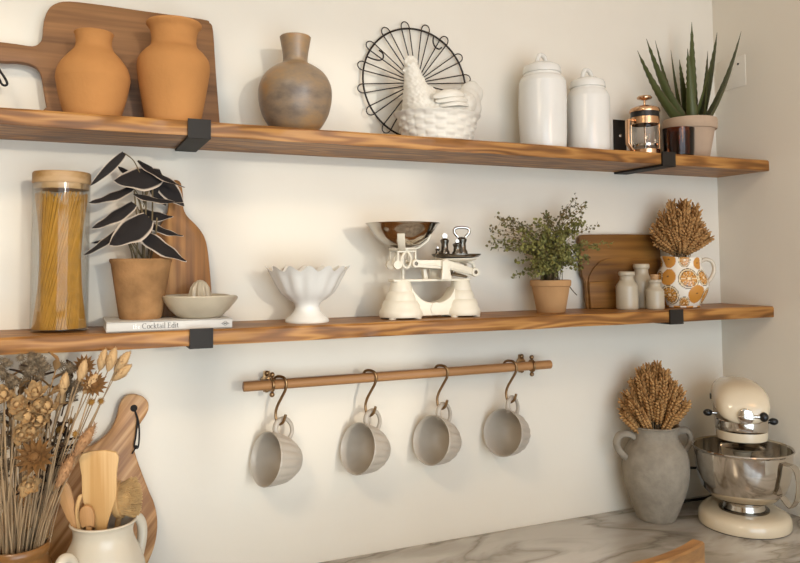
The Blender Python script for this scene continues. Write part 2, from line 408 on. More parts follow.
# round wire rack leaning on the wall
def wire_rack():
    t = thing('wire_rack', 'round dark wire cooling rack with looped spokes leaning on the wall behind the white hen', 'cooling rack', (.744, -.014, ZU+.1545), (-.05, 0, 0))
    R = .1335
    pts = [(R*cos(a), 0, R*sin(a)) for a in [2*pi*i/96 for i in range(96)]]
    MB().tube(pts, .0023, 8, True).build('ring', M['wire'], t)
    n = 16; hub = .012
    MB().tube([(hub*cos(a), 0, hub*sin(a)) for a in [2*pi*i/24 for i in range(24)]], .002, 6, True).build('hub', M['wire'], t)
    for k in range(n):
        a = 2*pi*(k+.45)/n
        er = Vector((cos(a), 0, sin(a))); et = Vector((-sin(a), 0, cos(a)))
        w = .0105; L = R+.003
        p = [er*hub+et*.002]
        p += [er*L+et*w]
        for j in range(1, 8): th = pi*j/8; p.append(er*(L+w*1.25*sin(th))+et*w*cos(th))
        p += [er*L-et*w, er*hub-et*.002]
        MB().tube([q+Vector((0, -.002, 0)) for q in p], .0014, 6).build('spoke_loop', M['wire'], t)
    for a in (.37, .87):
        a = a*pi
        er = Vector((cos(a), 0, sin(a))); et = Vector((-sin(a), 0, cos(a)))
        q = [er*R, er*(R-.012)+Vector((0, -.012, 0))+et*.004, er*(R-.026)+Vector((0, -.018, 0))+et*.002, er*(R-.033)+Vector((0, -.016, 0))-et*.008, er*(R-.03)+Vector((0, -.012, 0))-et*.02, er*(R-.02)+Vector((0, -.006, 0))-et*.026]
        MB().tube(spline(q, 5), .0019, 6).build('foot', M['wire'], t)
wire_rack()

def baked(o, mods):
    for kind, kw in mods:
        md = o.modifiers.new(kind.lower(), kind)
        for k, v in kw.items(): setattr(md, k, v)
    bpy.context.view_layer.update()
    dg = bpy.context.evaluated_depsgraph_get()
    me = bpy.data.meshes.new_from_object(o.evaluated_get(dg))
    o.modifiers.clear(); o.data = me
    me.polygons.foreach_set('use_smooth', [True]*len(me.polygons)); me.update()
    return o

def hen():
    t = thing('hen_dish', 'white ceramic hen sitting on a basket-weave lidded dish', 'serving dish', (.756, -.103, ZU))
    # basket
    def mod(a, r, z, j):
        return r, z
    N = 176; prof = []
    b = MB(); rows = 28; vs = []; fs = []
    for j in range(rows+1):
        z = .062*j/rows; base = .077+.018*(z/.062)**.9
        for i in range(N):
            a = 2*pi*i/N
            band = int(z/.0104); cell = int(i/8)
            u = (i % 8)/8; v = (z % .0104)/.0104
            bulge = .0042*max(0, sin(pi*v))**.6*(1 if (cell+band) % 2 else .12)*(sin(pi*(u))**.5 if (cell+band) % 2 else 1)
            zz = z
            if j == rows: zz += .0028*abs(sin(a*14)); bulge = .0075
            if j == rows-1: zz += .0014*abs(sin(a*14)); bulge = .0070
            r = base+bulge
            vs.append((r*cos(a), r*sin(a)*.78, zz))
    for j in range(rows):
        for i in range(N):
            k = (i+1) % N; fs.append((j*N+i, j*N+k, (j+1)*N+k, (j+1)*N+i))
    b.add(vs, fs)
    top = [rows*N+i for i in range(N)]
    o2 = len(b.v); b.v += [(v[0]*.90, v[1]*.90, v[2]-.002) for v in vs[-N:]]; b.v += [(v[0]*.66, v[1]*.66, .01) for v in vs[-N:]]
    for i in range(N):
        k = (i+1) % N
        b.f += [(top[i], top[k], o2+k, o2+i), (o2+i, o2+k, o2+N+k, o2+N+i)]; b.sm += [True]*2
    b.f += [tuple(range(N))[::-1], tuple(o2+N+i for i in range(N))]; b.sm += [True]*2
    b.build('basket', M['matwhite'], t, angle=60)
    # hen body
    h = MB(); HZ = -.012
    h.ell((.006, 0, .080), (.086, .058, .052))
    h.ell((.05, 0, .098), (.05, .046, .035), R=Matrix.Rotation(-.5, 4, 'Y'))
    # breast and neck
    for c, r in (((-.050, 0, .088), (.040, .045, .046)), ((-.055, 0, .112), (.034, .036, .042)), ((-.060, 0, .136), (.0275, .027, .034)), ((-.065, 0, .158), (.0215, .021, .027)), ((-.069, 0, .176), (.0175, .017, .019))):
        h.ell(c, r)
    for c, r in (((-.032, 0, .112), (.035, .03, .03)),): h.ell(c, r, R=Matrix.Rotation(.6, 4, 'Y'))
    # tail fan
    for c, r, ang in (((.076, 0, .112), (.034, .026, .036), .5), ((.084, 0, .130), (.027, .014, .036), .62), ((.094, 0, .124), (.022, .013, .034), .72), ((.086, 0, .100), (.03, .02, .03), .3)):
        h.ell(c, r, R=Matrix.Rotation(ang, 4, 'Y'))
    # comb, beak, wattle
    for x, z, r in ((-.082, .190, .006), (-.075, .196, .0075), (-.066, .197, .0075), (-.058, .192, .007)): h.ell((x, 0, z), (r, .004, r*1.3))
    h.ell((-.084, 0, .171), (.009, .005, .005), R=Matrix.Rotation(-.35, 4, 'Y'))
    h.ell((-.083, 0, .158), (.005, .006, .011))
    h.v = [(x*.96+.002, y*.95, z+HZ) for x, y, z in h.v]
    o = h.build('hen_body', M['matwhite'], t)
    baked(o, [('REMESH', dict(mode='VOXEL', voxel_size=.0022)), ('SMOOTH', dict(factor=.6, iterations=5))])
    # feather relief
    for v in o.data.vertices:
        c = v.co; n = v.normal
        if c.z > .07 and c.x < .06:
            s = sin(c.x*620+sin(c.z*380)*1.2)*sin(c.z*520)
            v.co = c+n*.0008*s
    for sgn in (-1, 1):
        w = MB()
        for j, (x0, z0, x1, z1, r) in enumerate(((-.036, .104, .044, .118, .0135), (-.03, .095, .052, .106, .012), (-.02, .086, .056, .095, .010))):
            P = spline([(x0, sgn*.050, z0+HZ), ((x0+x1)/2, sgn*.0585, (z0+z1)/2+.004+HZ), (x1, sgn*.043, z1+HZ)], 6)
            w.tube(P, [r*max(.15, sin(pi*(i+.7)/(len(P)+.4))**.6) for i in range(len(P))], 10, flat=.55)
        w.build('wing', M['matwhite'], t)
    for sgn in (-1, 1): MB().ell((-.079, sgn*.0155, .179+HZ), (.0032, .002, .0032), 10, 6).build('eye', M['matwhite'], t)
hen()

def canister(label, x, y, sc, body, lidz, hr):
    t = thing('lidded_canister', label, 'canister', (x, y, ZU), (0, 0, .35))
    def wob(a, r, z, j): return r*(1+.012*sin(2*a+z*30)+.008*sin(3*a-z*55)), z
    MB().lathe(hollow(prof_smooth(body), .006), 56, None, wob).build('body', M['white'], t)
    r = body[-1][0]; l = MB()
    l.lathe([(0, lidz), (r*.9, lidz), (r*1.02, lidz+.001), (r*1.03, lidz+.004), (r*1.0, lidz+.014), (r*.93, lidz+.019), (r*.6, lidz+.026), (r*.3, lidz+.0285), (0, lidz+.029)], 48, None, wob)
    lid = l.build('lid', M['white'], t)
    h = spline([(-hr, 0, lidz+.019), (-hr*.95, 0, lidz+.034), (-hr*.45, 0, lidz+.046), (hr*.45, 0, lidz+.046), (hr*.95, 0, lidz+.034), (hr, 0, lidz+.019)], 6)
    MB().tube(h, .0055, 10).build('handle', M['white'], lid)
canister('taller white glazed canister with a looped lid, left of its shorter partner', 1.051, -.087, 1,
         [(.052, 0), (.0555, .004), (.057, .03), (.0575, .10), (.057, .16), (.056, .169), (.052, .178), (.0462, .183), (.0455, .188)], .1895, .018)
canister('shorter white glazed canister with a looped lid, next to the black bracket plate', 1.187, -.087, 1,
         [(.049, 0), (.0525, .004), (.0535, .03), (.0535, .10), (.053, .137), (.051, .147), (.047, .156), (.0435, .161), (.043, .164)], .1655, .0205)

def french_press():
    t = thing('coffee_press', 'small glass coffee press with a rose gold frame and handle', 'coffee press', (1.374, -.082, ZU), (0, 0, .45))
    MB().lathe([(0, .008), (.0335, .008), (.0335, .118), (.0345, .122)], 40).build('glass_beaker', M['glass'], t)
    b = MB().lathe([(0, 0), (.036, 0), (.0365, .002), (.0365, .021), (.0345, .021), (.0345, .004), (0, .004)], 40)
    b.build('base_band', M['copper'], t)
    MB().lathe([(.0345, .088), (.0365, .088), (.0365, .106), (.0345, .106)], 40).build('collar_band', M['copper'], t)
    f = MB()
    for a in (.39, 2.15, 4.95): MB().box(.0345, .0365, -.003, .003, .02, .09, M=Matrix.Rotation(a, 4, 'Z')).build('strut', M['copper'], t)
    MB().lathe([(0, .106), (.036, .106), (.036, .120), (0, .120)], 40).build('seal', M['blackplastic'], t)
    lid = MB().lathe([(0, .120), (.0385, .120), (.0395, .123), (.037, .130), (.025, .136), (.008, .138), (0, .138)], 40).build('lid', M['copper'], t)
    MB().lathe([(.0028, .138), (.0028, .152), (.010, .1545), (.0185, .157), (.0195, .160), (.0165, .1635), (.008, .165), (0, .165)], 32).build('plunger_knob', M['copper'], lid)
    MB().lathe([(0, .02), (.0016, .02), (.0016, .12)], 10).build('plunger_rod', M['steel'], t)
    MB().lathe([(0, .03), (.032, .03), (.032, .036), (0, .036)], 32).build('filter_disc', M['steel'], t)
    h = [(.036, 0, .100), (.050, 0, .102), (.0545, 0, .098), (.0545, 0, .045), (.0545, 0, .036), (.036, 0, .012)]
    vs = MB(); w = .0075
    o = [(p[0], p[2]) for p in h]; inn = [(.036, .095), (.048, .096), (.0505, .093), (.0505, .045), (.0505, .039), (.036, .018)]
    vs.prism([(a, b) for a, b in o]+inn[::-1], -w, w, .0008)
    vs.build('handle', M['copper'], t, rot=(0, 0, 2.55))
    MB().prism([(.030, .104), (.043, .118), (.044, .120), (.030, .120)], -.008, .008, .001).build('spout', M['copper'], t, rot=(0, 0, -.2))
french_press()
tag(MB().lathe([(0, 0), (.034, 0), (.0372, .003), (.0385, .02), (.0400, .0705), (.0400, .074), (.0380, .074), (.0378, .0705), (.0365, .02), (.034, .006), (0, .006)], 48).build('amber_tumbler', M['amber'], None, (1.440, -.130, ZU)),
    'dark amber glass tumbler in front of the aloe pot', 'tumbler')

def set_attr(me, name, vals):
    a = me.attributes.new(name, 'FLOAT', 'POINT'); a.data.foreach_set('value', vals)
def aloe():
    t = thing('aloe_plant', 'spiky green aloe in a pale clay pot at the right end of the upper shelf', 'potted plant', (1.536, -.075, ZU))
    MB().lathe([(0, 0), (.044, 0), (.047, .003), (.0625, .083), (.063, .085), (.068, .085), (.070, .089), (.0703, .110), (.0685, .114), (.063, .114), (.0615, .110), (.060, .09), (0, .09)], 56).build('pot', M['palepot'], t)
    MB().lathe([(.0605, .098), (.045, .102), (.02, .105), (0, .106)], 24).build('soil', M['soil'], t)
    # tips in world coordinates
    tips = [((1.352, -.085, 2.100), .031, (-.022, 0)), ((1.392, -.075, 2.139), .034, (-.012, 0)), ((1.45, -.045, 2.150), .022, (-.006, .015)), ((1.500, -.05, 2.128), .022, (-.006, .01)),
            ((1.543, -.085, 2.200), .036, (0, -.01)), ((1.575, -.05, 2.125), .018, (.006, .01)), ((1.588, -.095, 2.123), .026, (.012, -.02)), ((1.632, -.088, 2.181), .034, (.012, -.012)),
            ((1.682, -.125, 2.180), .032, (.02, -.02)), ((1.50, -.11, 2.115), .022, (-.01, -.02)), ((1.52, -.06, 2.10), .03, (0, 0)), ((1.57, -.11, 2.06), .025, (0, 0))]
    for tip, w, (bx, by) in tips:
        tip = Vector(tip)-Vector((1.536, -.075, ZU)); base = Vector((bx, by, .098)); n = 26; w *= 1.18
        out = Vector((tip.x, tip.y, 0)); up = Vector((0, 0, 1))
        mid = base.lerp(tip, .45)+out*(-.05)+up*.0-Vector((0, 0, .02))*min(1, out.length*8)+out*.16
        side = (tip-base).cross(Vector((0.2, -1, 0.15))).cross(tip-base)
        view = Vector((-.6, -.8, 0)); ax = (tip-base).normalized()
        # blade faces the plant's axis
        inward = (-out if out.length > .03 else Vector((.1, -.99, 0))); nrm = (inward-ax*inward.dot(ax)).normalized(); sd = ax.cross(nrm)
        vs = []; fs = []; ed = []
        for i in range(n+1):
            u = i/n; p = base*(1-u)**2+mid*2*u*(1-u)+tip*u*u
            ww = w*.5*(1-u**1.6)*(1.05-.1*u)+.0006
            tooth = .0022 if (i % 2 and u < .93) else 0
            prof = [(-1, 0), (-.55, -.16), (0, -.26), (.55, -.16), (1, 0), (.5, -.55), (0, -.72), (-.5, -.55)]
            for q, (a, b) in enumerate(prof):
                k = ww*a+(tooth*(1 if a > 0 else -1) if abs(a) == 1 else 0)
                vs.append(p+sd*k+nrm*(-b*ww*-1)*1.0)
                ed.append(max(.97 if abs(a) == 1 else abs(a)*.6, (u-.72)*3.3 if u > .9 else 0))
        for i in range(n):
            for q in range(8): r = (q+1) % 8; fs.append((i*8+q, i*8+r, i*8+8+r, i*8+8+q))
        fs.append(tuple(n*8+q for q in range(8)))
        m = MB().add(vs, fs); me = m.mesh('leaf', 50); set_attr(me, 'edge', [min(1, e) for e in ed]); put(me, 'leaf', M['aloe'], t)
aloe()

# ------------------------------------------------------------------ lower shelf
def pasta_jar():
    x, y = -.0135, -.083
    t = thing('glass_jar', 'tall glass storage jar with a flat wooden lid at the left of the lower shelf', 'jar', (x, y, ZL))
    MB().lathe([(0, 0), (.046, 0), (.0495, .003), (.0495, .270), (.0478, .270), (.0478, .006), (.045, .004), (0, .004)], 64).build('glass_body', M['glass'], t)
    lid = MB().lathe([(0, .2705), (.0493, .2705), (.0500, .2725), (.0500, .289), (.0485, .2915), (0, .292)], 64).build('lid', M['bamboo'], t)
    MB().lathe([(0, .260), (.0468, .260), (.0476, .263), (.0476, .2705), (0, .2705)], 48).build('seal', M['bamboo'], lid)
    # twisted bundle of spaghetti standing in the jar
    m = MB(); R = .0462; th = 1.42; random.seed(2)
    for ring, cnt in ((1.0, 96), (.93, 84)):
        for i in range(cnt):
            a = 2*pi*i/cnt+random.uniform(-.02, .02); a2 = a+th+random.uniform(-.05, .05)
            r1 = R*ring*.985; r2 = R*ring*.95
            z1 = .247+random.uniform(-.006, .009)
            m.tube([(r1*cos(a), r1*sin(a), .006), (r2*cos(a2), r2*sin(a2), z1)], .00095, 5)
    m.lathe([(0, .006), (.0400, .006), (.0345, .07), (.031, .125), (.0345, .185), (.0385, .236), (0, .238)], 40)
    o = m.build('spaghetti', M['pasta'], None, (x, y, ZL)); tag(o, 'twisted bundle of dry golden spaghetti inside the tall glass jar', 'pasta'); o['kind'] = 'stuff'
pasta_jar()

def letters(strokes, x, z, h, y, M_):
    pass
def text_mesh():
    """serif capitals and lower case drawn as strokes: (x, z) in units of cap height; w thick or thin"""
    K, k = .14, .07
    def arc(cx, cz, rx, rz, a0, a1, n=14): return [(cx+rx*cos(radians(a0+(a1-a0)*i/n)), cz+rz*sin(radians(a0+(a1-a0)*i/n))) for i in range(n+1)]
    G = {'C': (.86, [(arc(.44, .5, .36, .48, 50, 310), 'c'), ([(.68, .98), (.68, .74)], k)]),
         'o': (.60, [(arc(.29, .32, .23, .31, 0, 360, 20), 'c')]),
         'c': (.54, [(arc(.29, .32, .23, .31, 45, 315), 'c')]),
         'k': (.62, [([(.14, 0), (.14, 1.04)], K), ([(.17, .28), (.46, .60)], k), ([(.26, .36), (.52, 0)], K), ([(.03, .02), (.25, .02)], k), ([(.40, .02), (.62, .02)], k), ([(.34, .61), (.56, .61)], k), ([(.04, 1.02), (.14, 1.03)], k)]),
         't': (.40, [([(.16, .84), (.16, .12), (.24, .03), (.34, .08)], K), ([(.02, .61), (.33, .61)], k)]),
         'a': (.54, [(arc(.22, .17, .16, .16, 20, 340), k), ([(.38, .48), (.38, .06), (.48, .02)], K), (arc(.24, .46, .14, .16, 10, 165, 8), k)]),
         'i': (.32, [([(.15, 0), (.15, .62)], K), ([(.03, .02), (.28, .02)], k), ([(.04, .61), (.15, .61)], k), ([(.15, .82), (.15, .93)], K)]),
         'l': (.32, [([(.15, 0), (.15, 1.04)], K), ([(.03, .02), (.28, .02)], k), ([(.04, 1.02), (.15, 1.03)], k)]),
         'E': (.72, [([(.16, 0), (.16, .98)], K), ([(.03, .02), (.60, .02), (.64, .2)], k), ([(.03, .96), (.56, .96), (.60, .78)], k), ([(.16, .5), (.46, .5)], k), ([(.46, .40), (.46, .60)], k)]),
         'd': (.60, [(arc(.27, .31, .2, .30, 20, 340), 'c'), ([(.45, 1.04), (.45, .06), (.55, .02)], K), ([(.34, 1.02), (.45, 1.03)], k)]),
         'h': (.58, [([(.10, 0), (.20, 1.04)], k*1.3), ([(.13, .36), (.26, .58), (.38, .56), (.40, .42), (.36, .05), (.46, .04)], k*1.3)]),
         'e': (.48, [([(.06, .30), (.36, .40), (.34, .58), (.20, .60), (.08, .36), (.10, .10), (.22, .01), (.40, .14)], k*1.3)]),
         '§': (.36, [([(.20, .88), (.12, .14), (.18, .02), (.30, .10)], k*1.3), ([(.04, .62), (.34, .62)], k*1.3)]),
         ' ': (.32, [])}
    return G
GLY = text_mesh()
def write(s, x, z, h, y, name, mat, parent):
    m = MB()
    for ch in s:
        adv, st = GLY[ch]
        for pts, w in st:
            P = [(x+a*h, z+b*h) for a, b in pts]; n = len(P); vs = []; fs = []
            for i in range(n):
                a = Vector(P[max(i-1, 0)]); b = Vector(P[min(i+1, n-1)]); d = (b-a); d = d.normalized() if d.length > 1e-9 else Vector((1, 0)); nn = Vector((-d.y, d.x))
                ww = (.055+.10*abs(d.y)) if w == 'c' else w
                for sg in (-1, 1):
                    q = Vector(P[i])+nn*sg*ww*h*.5
                    vs += [(q.x, y, q.y), (q.x, y+.0006, q.y)]
            for i in range(n-1):
                o = 4*i; fs += [(o, o+2, o+6, o+4), (o+1, o+5, o+7, o+3), (o, o+4, o+5, o+1), (o+2, o+3, o+7, o+6)]
            fs += [(0, 1, 3, 2), (4*n-4, 4*n-2, 4*n-1, 4*n-3)]
            m.add(vs, fs, None, False)
        x += adv*h
    m.build(name, mat, parent); return x

def book():
    t = thing('book', 'white cocktail book lying flat under the dark-leaved plant', 'book', (.175, -.087, ZL))
    x0, x1, y0, y1, th = -.1115, .1115, -.075, .075, .0185
    c = MB(); c.box(x0, x1, y0, y1, 0, .0022, .0006); c.box(x0, x1, y0, y1, th-.0022, th, .0006); c.box(x0, x1, y0, y0+.0025, 0, th, .0008)
    c.build('cover', M['cover'], t)
    MB().box(x0+.003, x1-.003, y0+.0026, y1-.003, .0023, th-.0023).build('page_block', M['paper'], t)
    yf = y0-.0004
    e = write('the', -.067, .0050, .0088, yf, 'title_lettering', M['whiteink'], t)
    write('Cocktail Edit', e+.003, .0050, .0098, yf, 'title_lettering', M['ink'], t)
    k = MB()
    for i in range(4):
        a = i*pi/2; c0 = Vector((.098+.0032*cos(a), yf, .0092+.0022*sin(a)))
        k.tube([c0+Vector((.0024*cos(b), 0, .0018*sin(b))) for b in [2*pi*j/12 for j in range(12)]], .00035, 5, True)
    k.tube([(.090, yf, .0092), (.106, yf, .0092)], .00035, 5)
    k.build('emblem', M['ink'], t)
book()
ZB = ZL+.0185

def leaf_mesh(base, tip, w, nrm, droop=.0, fold=.18, n=14, c=8, tipq=1.0):
    base = Vector(base); tip = Vector(tip); ax = (tip-base); Ln = ax.length; ax.normalize()
    nrm = Vector(nrm); nrm = (nrm-ax*nrm.dot(ax)).normalized(); sd = ax.cross(nrm)
    vs = []; fs = []; ed = []
    for i in range(n+1):
        u = i/n; ww = w*.5*(sin(pi*min(1, u*.93+.07)**.72)**.9 if u < 1 else 0)+.0004
        p = base+ax*Ln*u+nrm*(droop*4*u*(1-u))
        for j in range(c+1):
            v = j/c*2-1
            wave = .05*w*sin(u*15+v*2)
            vs.append(p+sd*(ww*v)+nrm*(-fold*abs(v)*ww+wave*abs(v)))
            ed.append(max(abs(v)**1.5, 0 if u < .9 else (u-.9)*9))
    for i in range(n):
        for j in range(c): o = i*(c+1)+j; fs.append((o, o+1, o+c+2, o+c+1))
    m = MB().add(vs, fs); me = m.mesh('leaf', 80); set_attr(me, 'edge', [min(1, e) for e in ed])
    return me
def dark_plant():
    X, Y = .127, -.088
    t = thing('potted_plant', 'plant with near-black pale-edged leaves in a weathered terracotta pot on the book', 'potted plant', (X, Y, ZB))
    MB().lathe([(0, 0), (.0365, 0), (.039, .003), (.0545, .104), (.0572, .109), (.0572, .1125), (.055, .114), (.0515, .111), (.049, .095), (0, .095)], 56).build('pot', M['terrapot'], t)
    MB().lathe([(.050, .101), (.03, .104), (0, .106)], 24).build('soil', M['soil'], t)
    LV = [((0.092,-0.120,1.758),(0.033,-0.150,1.691),0.016,(.5,-.6,.7)), ((0.164,-0.085,1.725),(0.073,-0.135,1.703),0.046,(-.2,-1,.25)), ((0.121,-0.080,1.751),(0.203,-0.120,1.697),0.024,(.35,-.55,.7)),
          ((0.162,-0.070,1.718),(0.208,-0.075,1.664),0.034,(-.1,-1,.2)), ((0.112,-0.100,1.684),(0.199,-0.130,1.668),0.021,(0,-.5,.9)), ((0.108,-0.100,1.696),(0.029,-0.140,1.661),0.023,(0,-.6,.8)),
          ((0.112,-0.100,1.666),(0.036,-0.130,1.615),0.028,(-.1,-.7,.7)), ((0.082,-0.120,1.613),(0.023,-0.150,1.566),0.016,(0,-.5,.8)), ((0.138,-0.110,1.640),(0.066,-0.160,1.584),0.047,(-.2,-1,.3)),
          ((0.124,-0.060,1.652),(0.190,-0.050,1.645),0.027,(0,-.8,.6)), ((0.125,-0.105,1.612),(0.203,-0.150,1.555),0.034,(.2,-.8,.6)), ((0.139,-0.080,1.630),(0.205,-0.090,1.605),0.020,(0,-.6,.8)),
          ((0.082,-0.070,1.610),(0.038,-0.060,1.591),0.013,(0,-.6,.8)), ((0.125,-0.070,1.718),(0.084,-0.050,1.742),0.019,(0,-.8,.6)), ((.15, -.075, 1.71), (.175, -.06, 1.665), .03, (0, -1, .2))]
    org = Vector((X, Y, ZB))
    for b, tp, w, nr in LV: put(leaf_mesh(Vector(b)-org, Vector(tp)-org, w*1.12, nr, -.004), 'leaf', M['blackleaf'], t)
    for (x, y), top in (((.128, -.088), (.133, -.085, 1.735)), ((.118, -.095), (.112, -.098, 1.69)), ((.138, -.08), (.147, -.08, 1.70)), ((.13, -.10), (.125, -.10, 1.62)), ((.122, -.08), (.09, -.10, 1.62)), ((.14, -.09), (.155, -.09, 1.64)), ((.112, -.085), (.10, -.085, 1.60))):
        b = Vector((x, y, ZB+.10))-org; tp = Vector(top)-org; md = (b+tp)/2+Vector((.004, 0, 0))
        MB().tube(spline([b, md, tp], 6), .0016, 6).build('stem', M['stem'], t)
    for b, tp, w, nr in LV:        # leaf stalks
        b = Vector(b)-org; r = Vector((.130-X, -.088-Y, max(.105, b.z-.05)))
        MB().tube(spline([r, (r+b)/2+Vector((0, 0, .012)), b], 5), .0011, 5).build('stalk', M['stem'], t)
dark_plant()

ol = [(.150, 1.4285), (.147, 1.50), (.148, 1.558), (.157, 1.605), (.170, 1.632), (.180, 1.65), (.184, 1.672), (.181, 1.70), (.185, 1.716), (.197, 1.722), (.208, 1.716), (.2125, 1.69), (.2135, 1.664), (.2205, 1.648), (.236, 1.632), (.249, 1.616), (.2575, 1.598), (.262, 1.575), (.2655, 1.54), (.269, 1.49), (.271, 1.4285)]
tb = thing('chopping_board', 'slim upright wooden board with a handle leaning behind the dark-leaved plant', 'chopping board', (.21, -.028, ZL), (-.07, 0, 0))
MB().prism([(p.x, p.y) for p in spline([(x-.21, z-ZL, 0) for x, z in ol], 3, True)], -.014, 0, .0025).build('board', M['board'], tb)

def juicer():
    t = thing('citrus_juicer', 'pale stoneware dish juicer with a ribbed reamer on the end of the book', 'citrus juicer', (.2335, -.113, ZB))
    MB().lathe([(0, 0), (.036, 0), (.042, .003), (.056, .016), (.066, .031), (.0695, .041), (.0685, .0435), (.066, .043), (.0615, .032), (.05, .018), (.035, .010), (0, .010)], 64,
               None, lambda a, r, z, j: (r*(1+(.06*max(0, cos(a-.1))**14 if j in (4, 5, 6, 7, 8) else 0)), z-(.006*max(0, cos(a-.1))**14 if j in (5, 6, 7) else 0))).build('dish', M['stone'], t)
    MB().lathe([(.0195, .008), (.0205, .03), (.0195, .045), (.0165, .058), (.011, .067), (.005, .0715), (0, .0725)], 60,
               None, lambda a, r, z, j: (r*(1+.10*cos(10*a)*(1 if j < 5 else .3)), z)).build('reamer', M['stone'], t)
juicer()

def scallop_bowl():
    P = [(.0445, 0), (.0455, .003), (.043, .008), (.034, .015), (.0268, .024), (.0245, .032), (.0275, .040), (.042, .049), (.055, .060), (.064, .075), (.073, .093), (.080, .105), (.085, .111)]
    inn = [(.082, .109), (.076, .102), (.068, .09), (.058, .072), (.045, .058), (.03, .05), (0, .047)]
    def mod(a, r, z, j):
        k = max(0, min(1, (z-.045)/.06))
        return r*(1+.055*k*cos(14*a)), z+.0055*k**3*cos(14*a+.2)
    tag(MB().lathe([(0, 0)]+P+inn, 168, None, mod).build('pedestal_bowl', M['white'], None, (.4552, -.092, ZL), angle=60), 'white footed bowl with a scalloped fluted rim', 'bowl')
scallop_bowl()

def scales():
    Z0 = ZL
    t = thing('kitchen_scales', 'vintage cream cast balance scales with a polished metal pan', 'scales', (.7375, -.098, Z0))
    b = MB()
    for cx, s in ((-.0725, 1.0), (.0755, .94)):
        P = [(0, .004), (.0465, .004), (.048, .010), (.0455, .019), (.0425, .022), (.0415, .029), (.037, .038), (.0335, .0405), (.032, .048), (.0285, .057), (.0258, .0595), (.025, .066), (.0225, .076), (.0205, .082), (0, .082)]
        b.lathe([(r*s, z) for r, z in P], 48, Matrix.Translation((cx, 0, 0)))
        for a in (.6, 2.5, 3.8, 5.6): b.lathe([(0, 0), (.008, 0), (.008, .005), (0, .005)], 12, Matrix.Translation((cx+.038*cos(a)*s, .038*sin(a), 0)))
    # saddle web between the two bells
    top = spline([(-.055, 0, .070), (-.044, 0, .054), (-.025, 0, .0385), (0, 0, .033), (.022, 0, .0355), (.04, 0, .047), (.051, 0, .066)], 6)
    vs = []; fs = []; n_ = len(top)
    for p in top: vs += [(p.x, -.02, .006), (p.x, -.02, p.z-.002), (p.x, -.018, p.z), (p.x, .018, p.z), (p.x, .02, p.z-.002), (p.x, .02, .006)]
    for i in range(n_-1):
        for k in range(6): l = (k+1) % 6; fs.append((i*6+k, i*6+l, i*6+6+l, i*6+6+k))
    fs += [tuple(range(6))[::-1], tuple((n_-1)*6+k for k in range(6))]
    b.add(vs, fs)
    b.box(-.096, .094, -.016, .016, .080, .0855, .0015)
    b.build('cast_base', M['enamel'], t)
    MB().lathe([(0, 0), (.014, 0), (.014, .0012), (0, .0012)], 24, Matrix.Translation((.004, -.0205, .02)) @ Matrix.Rotation(pi/2, 4, 'X')).build('cast_badge', M['enamel'], t)
    # beams
    lv = MB()
    for y in (-.024, .024):
        lv.prism([(-.05, .127), (-.05, .112), (.02, .107), (.028, .107), (.0995, .092), (.0995, .106), (.03, .127), (.018, .127)], y-.0035, y+.0035, .0012)
        lv.prism([(-.045, .1215), (.0, .1185), (.09, .101), (.09, .0985), (0, .1145), (-.045, .117)], y-.005, y+.005, .001)
        for x, z, r in ((-.048, .1195, .0085), (.023, .1185, .0105), (.0995, .0993, .0095)):
            lv.lathe([(0, -.0055), (r, -.0055), (r+.0006, -.004), (r+.0006, .004), (r, .0055), (0, .0055)], 24, Matrix.Translation((x, y, z)) @ Matrix.Rotation(pi/2, 4, 'X'))
    for x, z in ((-.048, .1195), (.023, .1185), (.0995, .0993)): lv.tube([(x, -.03, z), (x, .03, z)], .0032, 10)
    lv.build('lever_beam', M['enamel'], t)
    for x, z in ((-.048, .1195), (.023, .1185), (.0995, .0993)): MB().lathe([(0, 0), (.0045, 0), (.0035, .0012), (0, .0014)], 16, Matrix.Translation((x, -.0295, z)) @ Matrix.Rotation(pi/2, 4, 'X')).build('pivot_pin', M['iron'], t)
    p = MB()
    for y in (-.0315, .0315): MB().prism([(.0105, .084), (.036, .084), (.0325, .1), (.031, .124), (.0225, .1295), (.014, .124), (.0125, .1)], y-.003, y+.003, .001).build('pivot_bracket', M['enamel'], t)
    p.prism([(-.018, .084), (-.008, .084), (-.012, .107), (-.02, .107)], -.006, .006, .001)
    p.build('rest_post', M['enamel'], t)
    # pan yoke
    yk = MB()
    for y in (-.02, .02):
        yk.tube([(-.088, y, .112), (-.088, y, .145), (-.046, y, .147), (-.046, y, .113)], .0032, 8)
        yk.tube(spline([(-.075, y, .115), (-.079, y, .13), (-.067, y, .146), (-.056, y, .13), (-.060, y, .115), (-.067, y, .11)], 5, True), .003, 8, True)
        yk.lathe([(0, -.004), (.0095, -.004), (.0095, .004), (0, .004)], 20, Matrix.Translation((-.089, y, .117)) @ Matrix.Rotation(pi/2, 4, 'X'))
    yk.tube([(-.067, -.022, .147), (-.067, .022, .147)], .004, 8)
    yk.tube([(-.067, 0, .15), (-.067, 0, .083)], .0035, 10)
    yk.lathe([(0, .150), (.03, .150), (.03, .153), (0, .153)], 24, Matrix.Translation((-.067, 0, 0)))
    yk.build('pan_yoke', M['enamel'], t)
    for a in (-2.05, -.5, 1.4):
        MB().prism([(.022, .149), (.036, .152), (.057, .167), (.064, .182), (.061, .184), (.053, .17), (.034, .156), (.022, .153)], -.008, .008, .0012, M=Matrix.Translation((-.067, 0, 0)) @ Matrix.Rotation(a, 4, 'Z')).build('pan_claw', M['enamel'], t)
    pn = [(0, .1545), (.02, .1555), (.042, .163), (.06, .178), (.072, .195), (.0805, .209), (.0845, .2115), (.085, .2125), (.0825, .2128), (.0785, .209), (.070, .1965), (.0585, .180), (.041, .165), (.02, .158), (0, .157)]
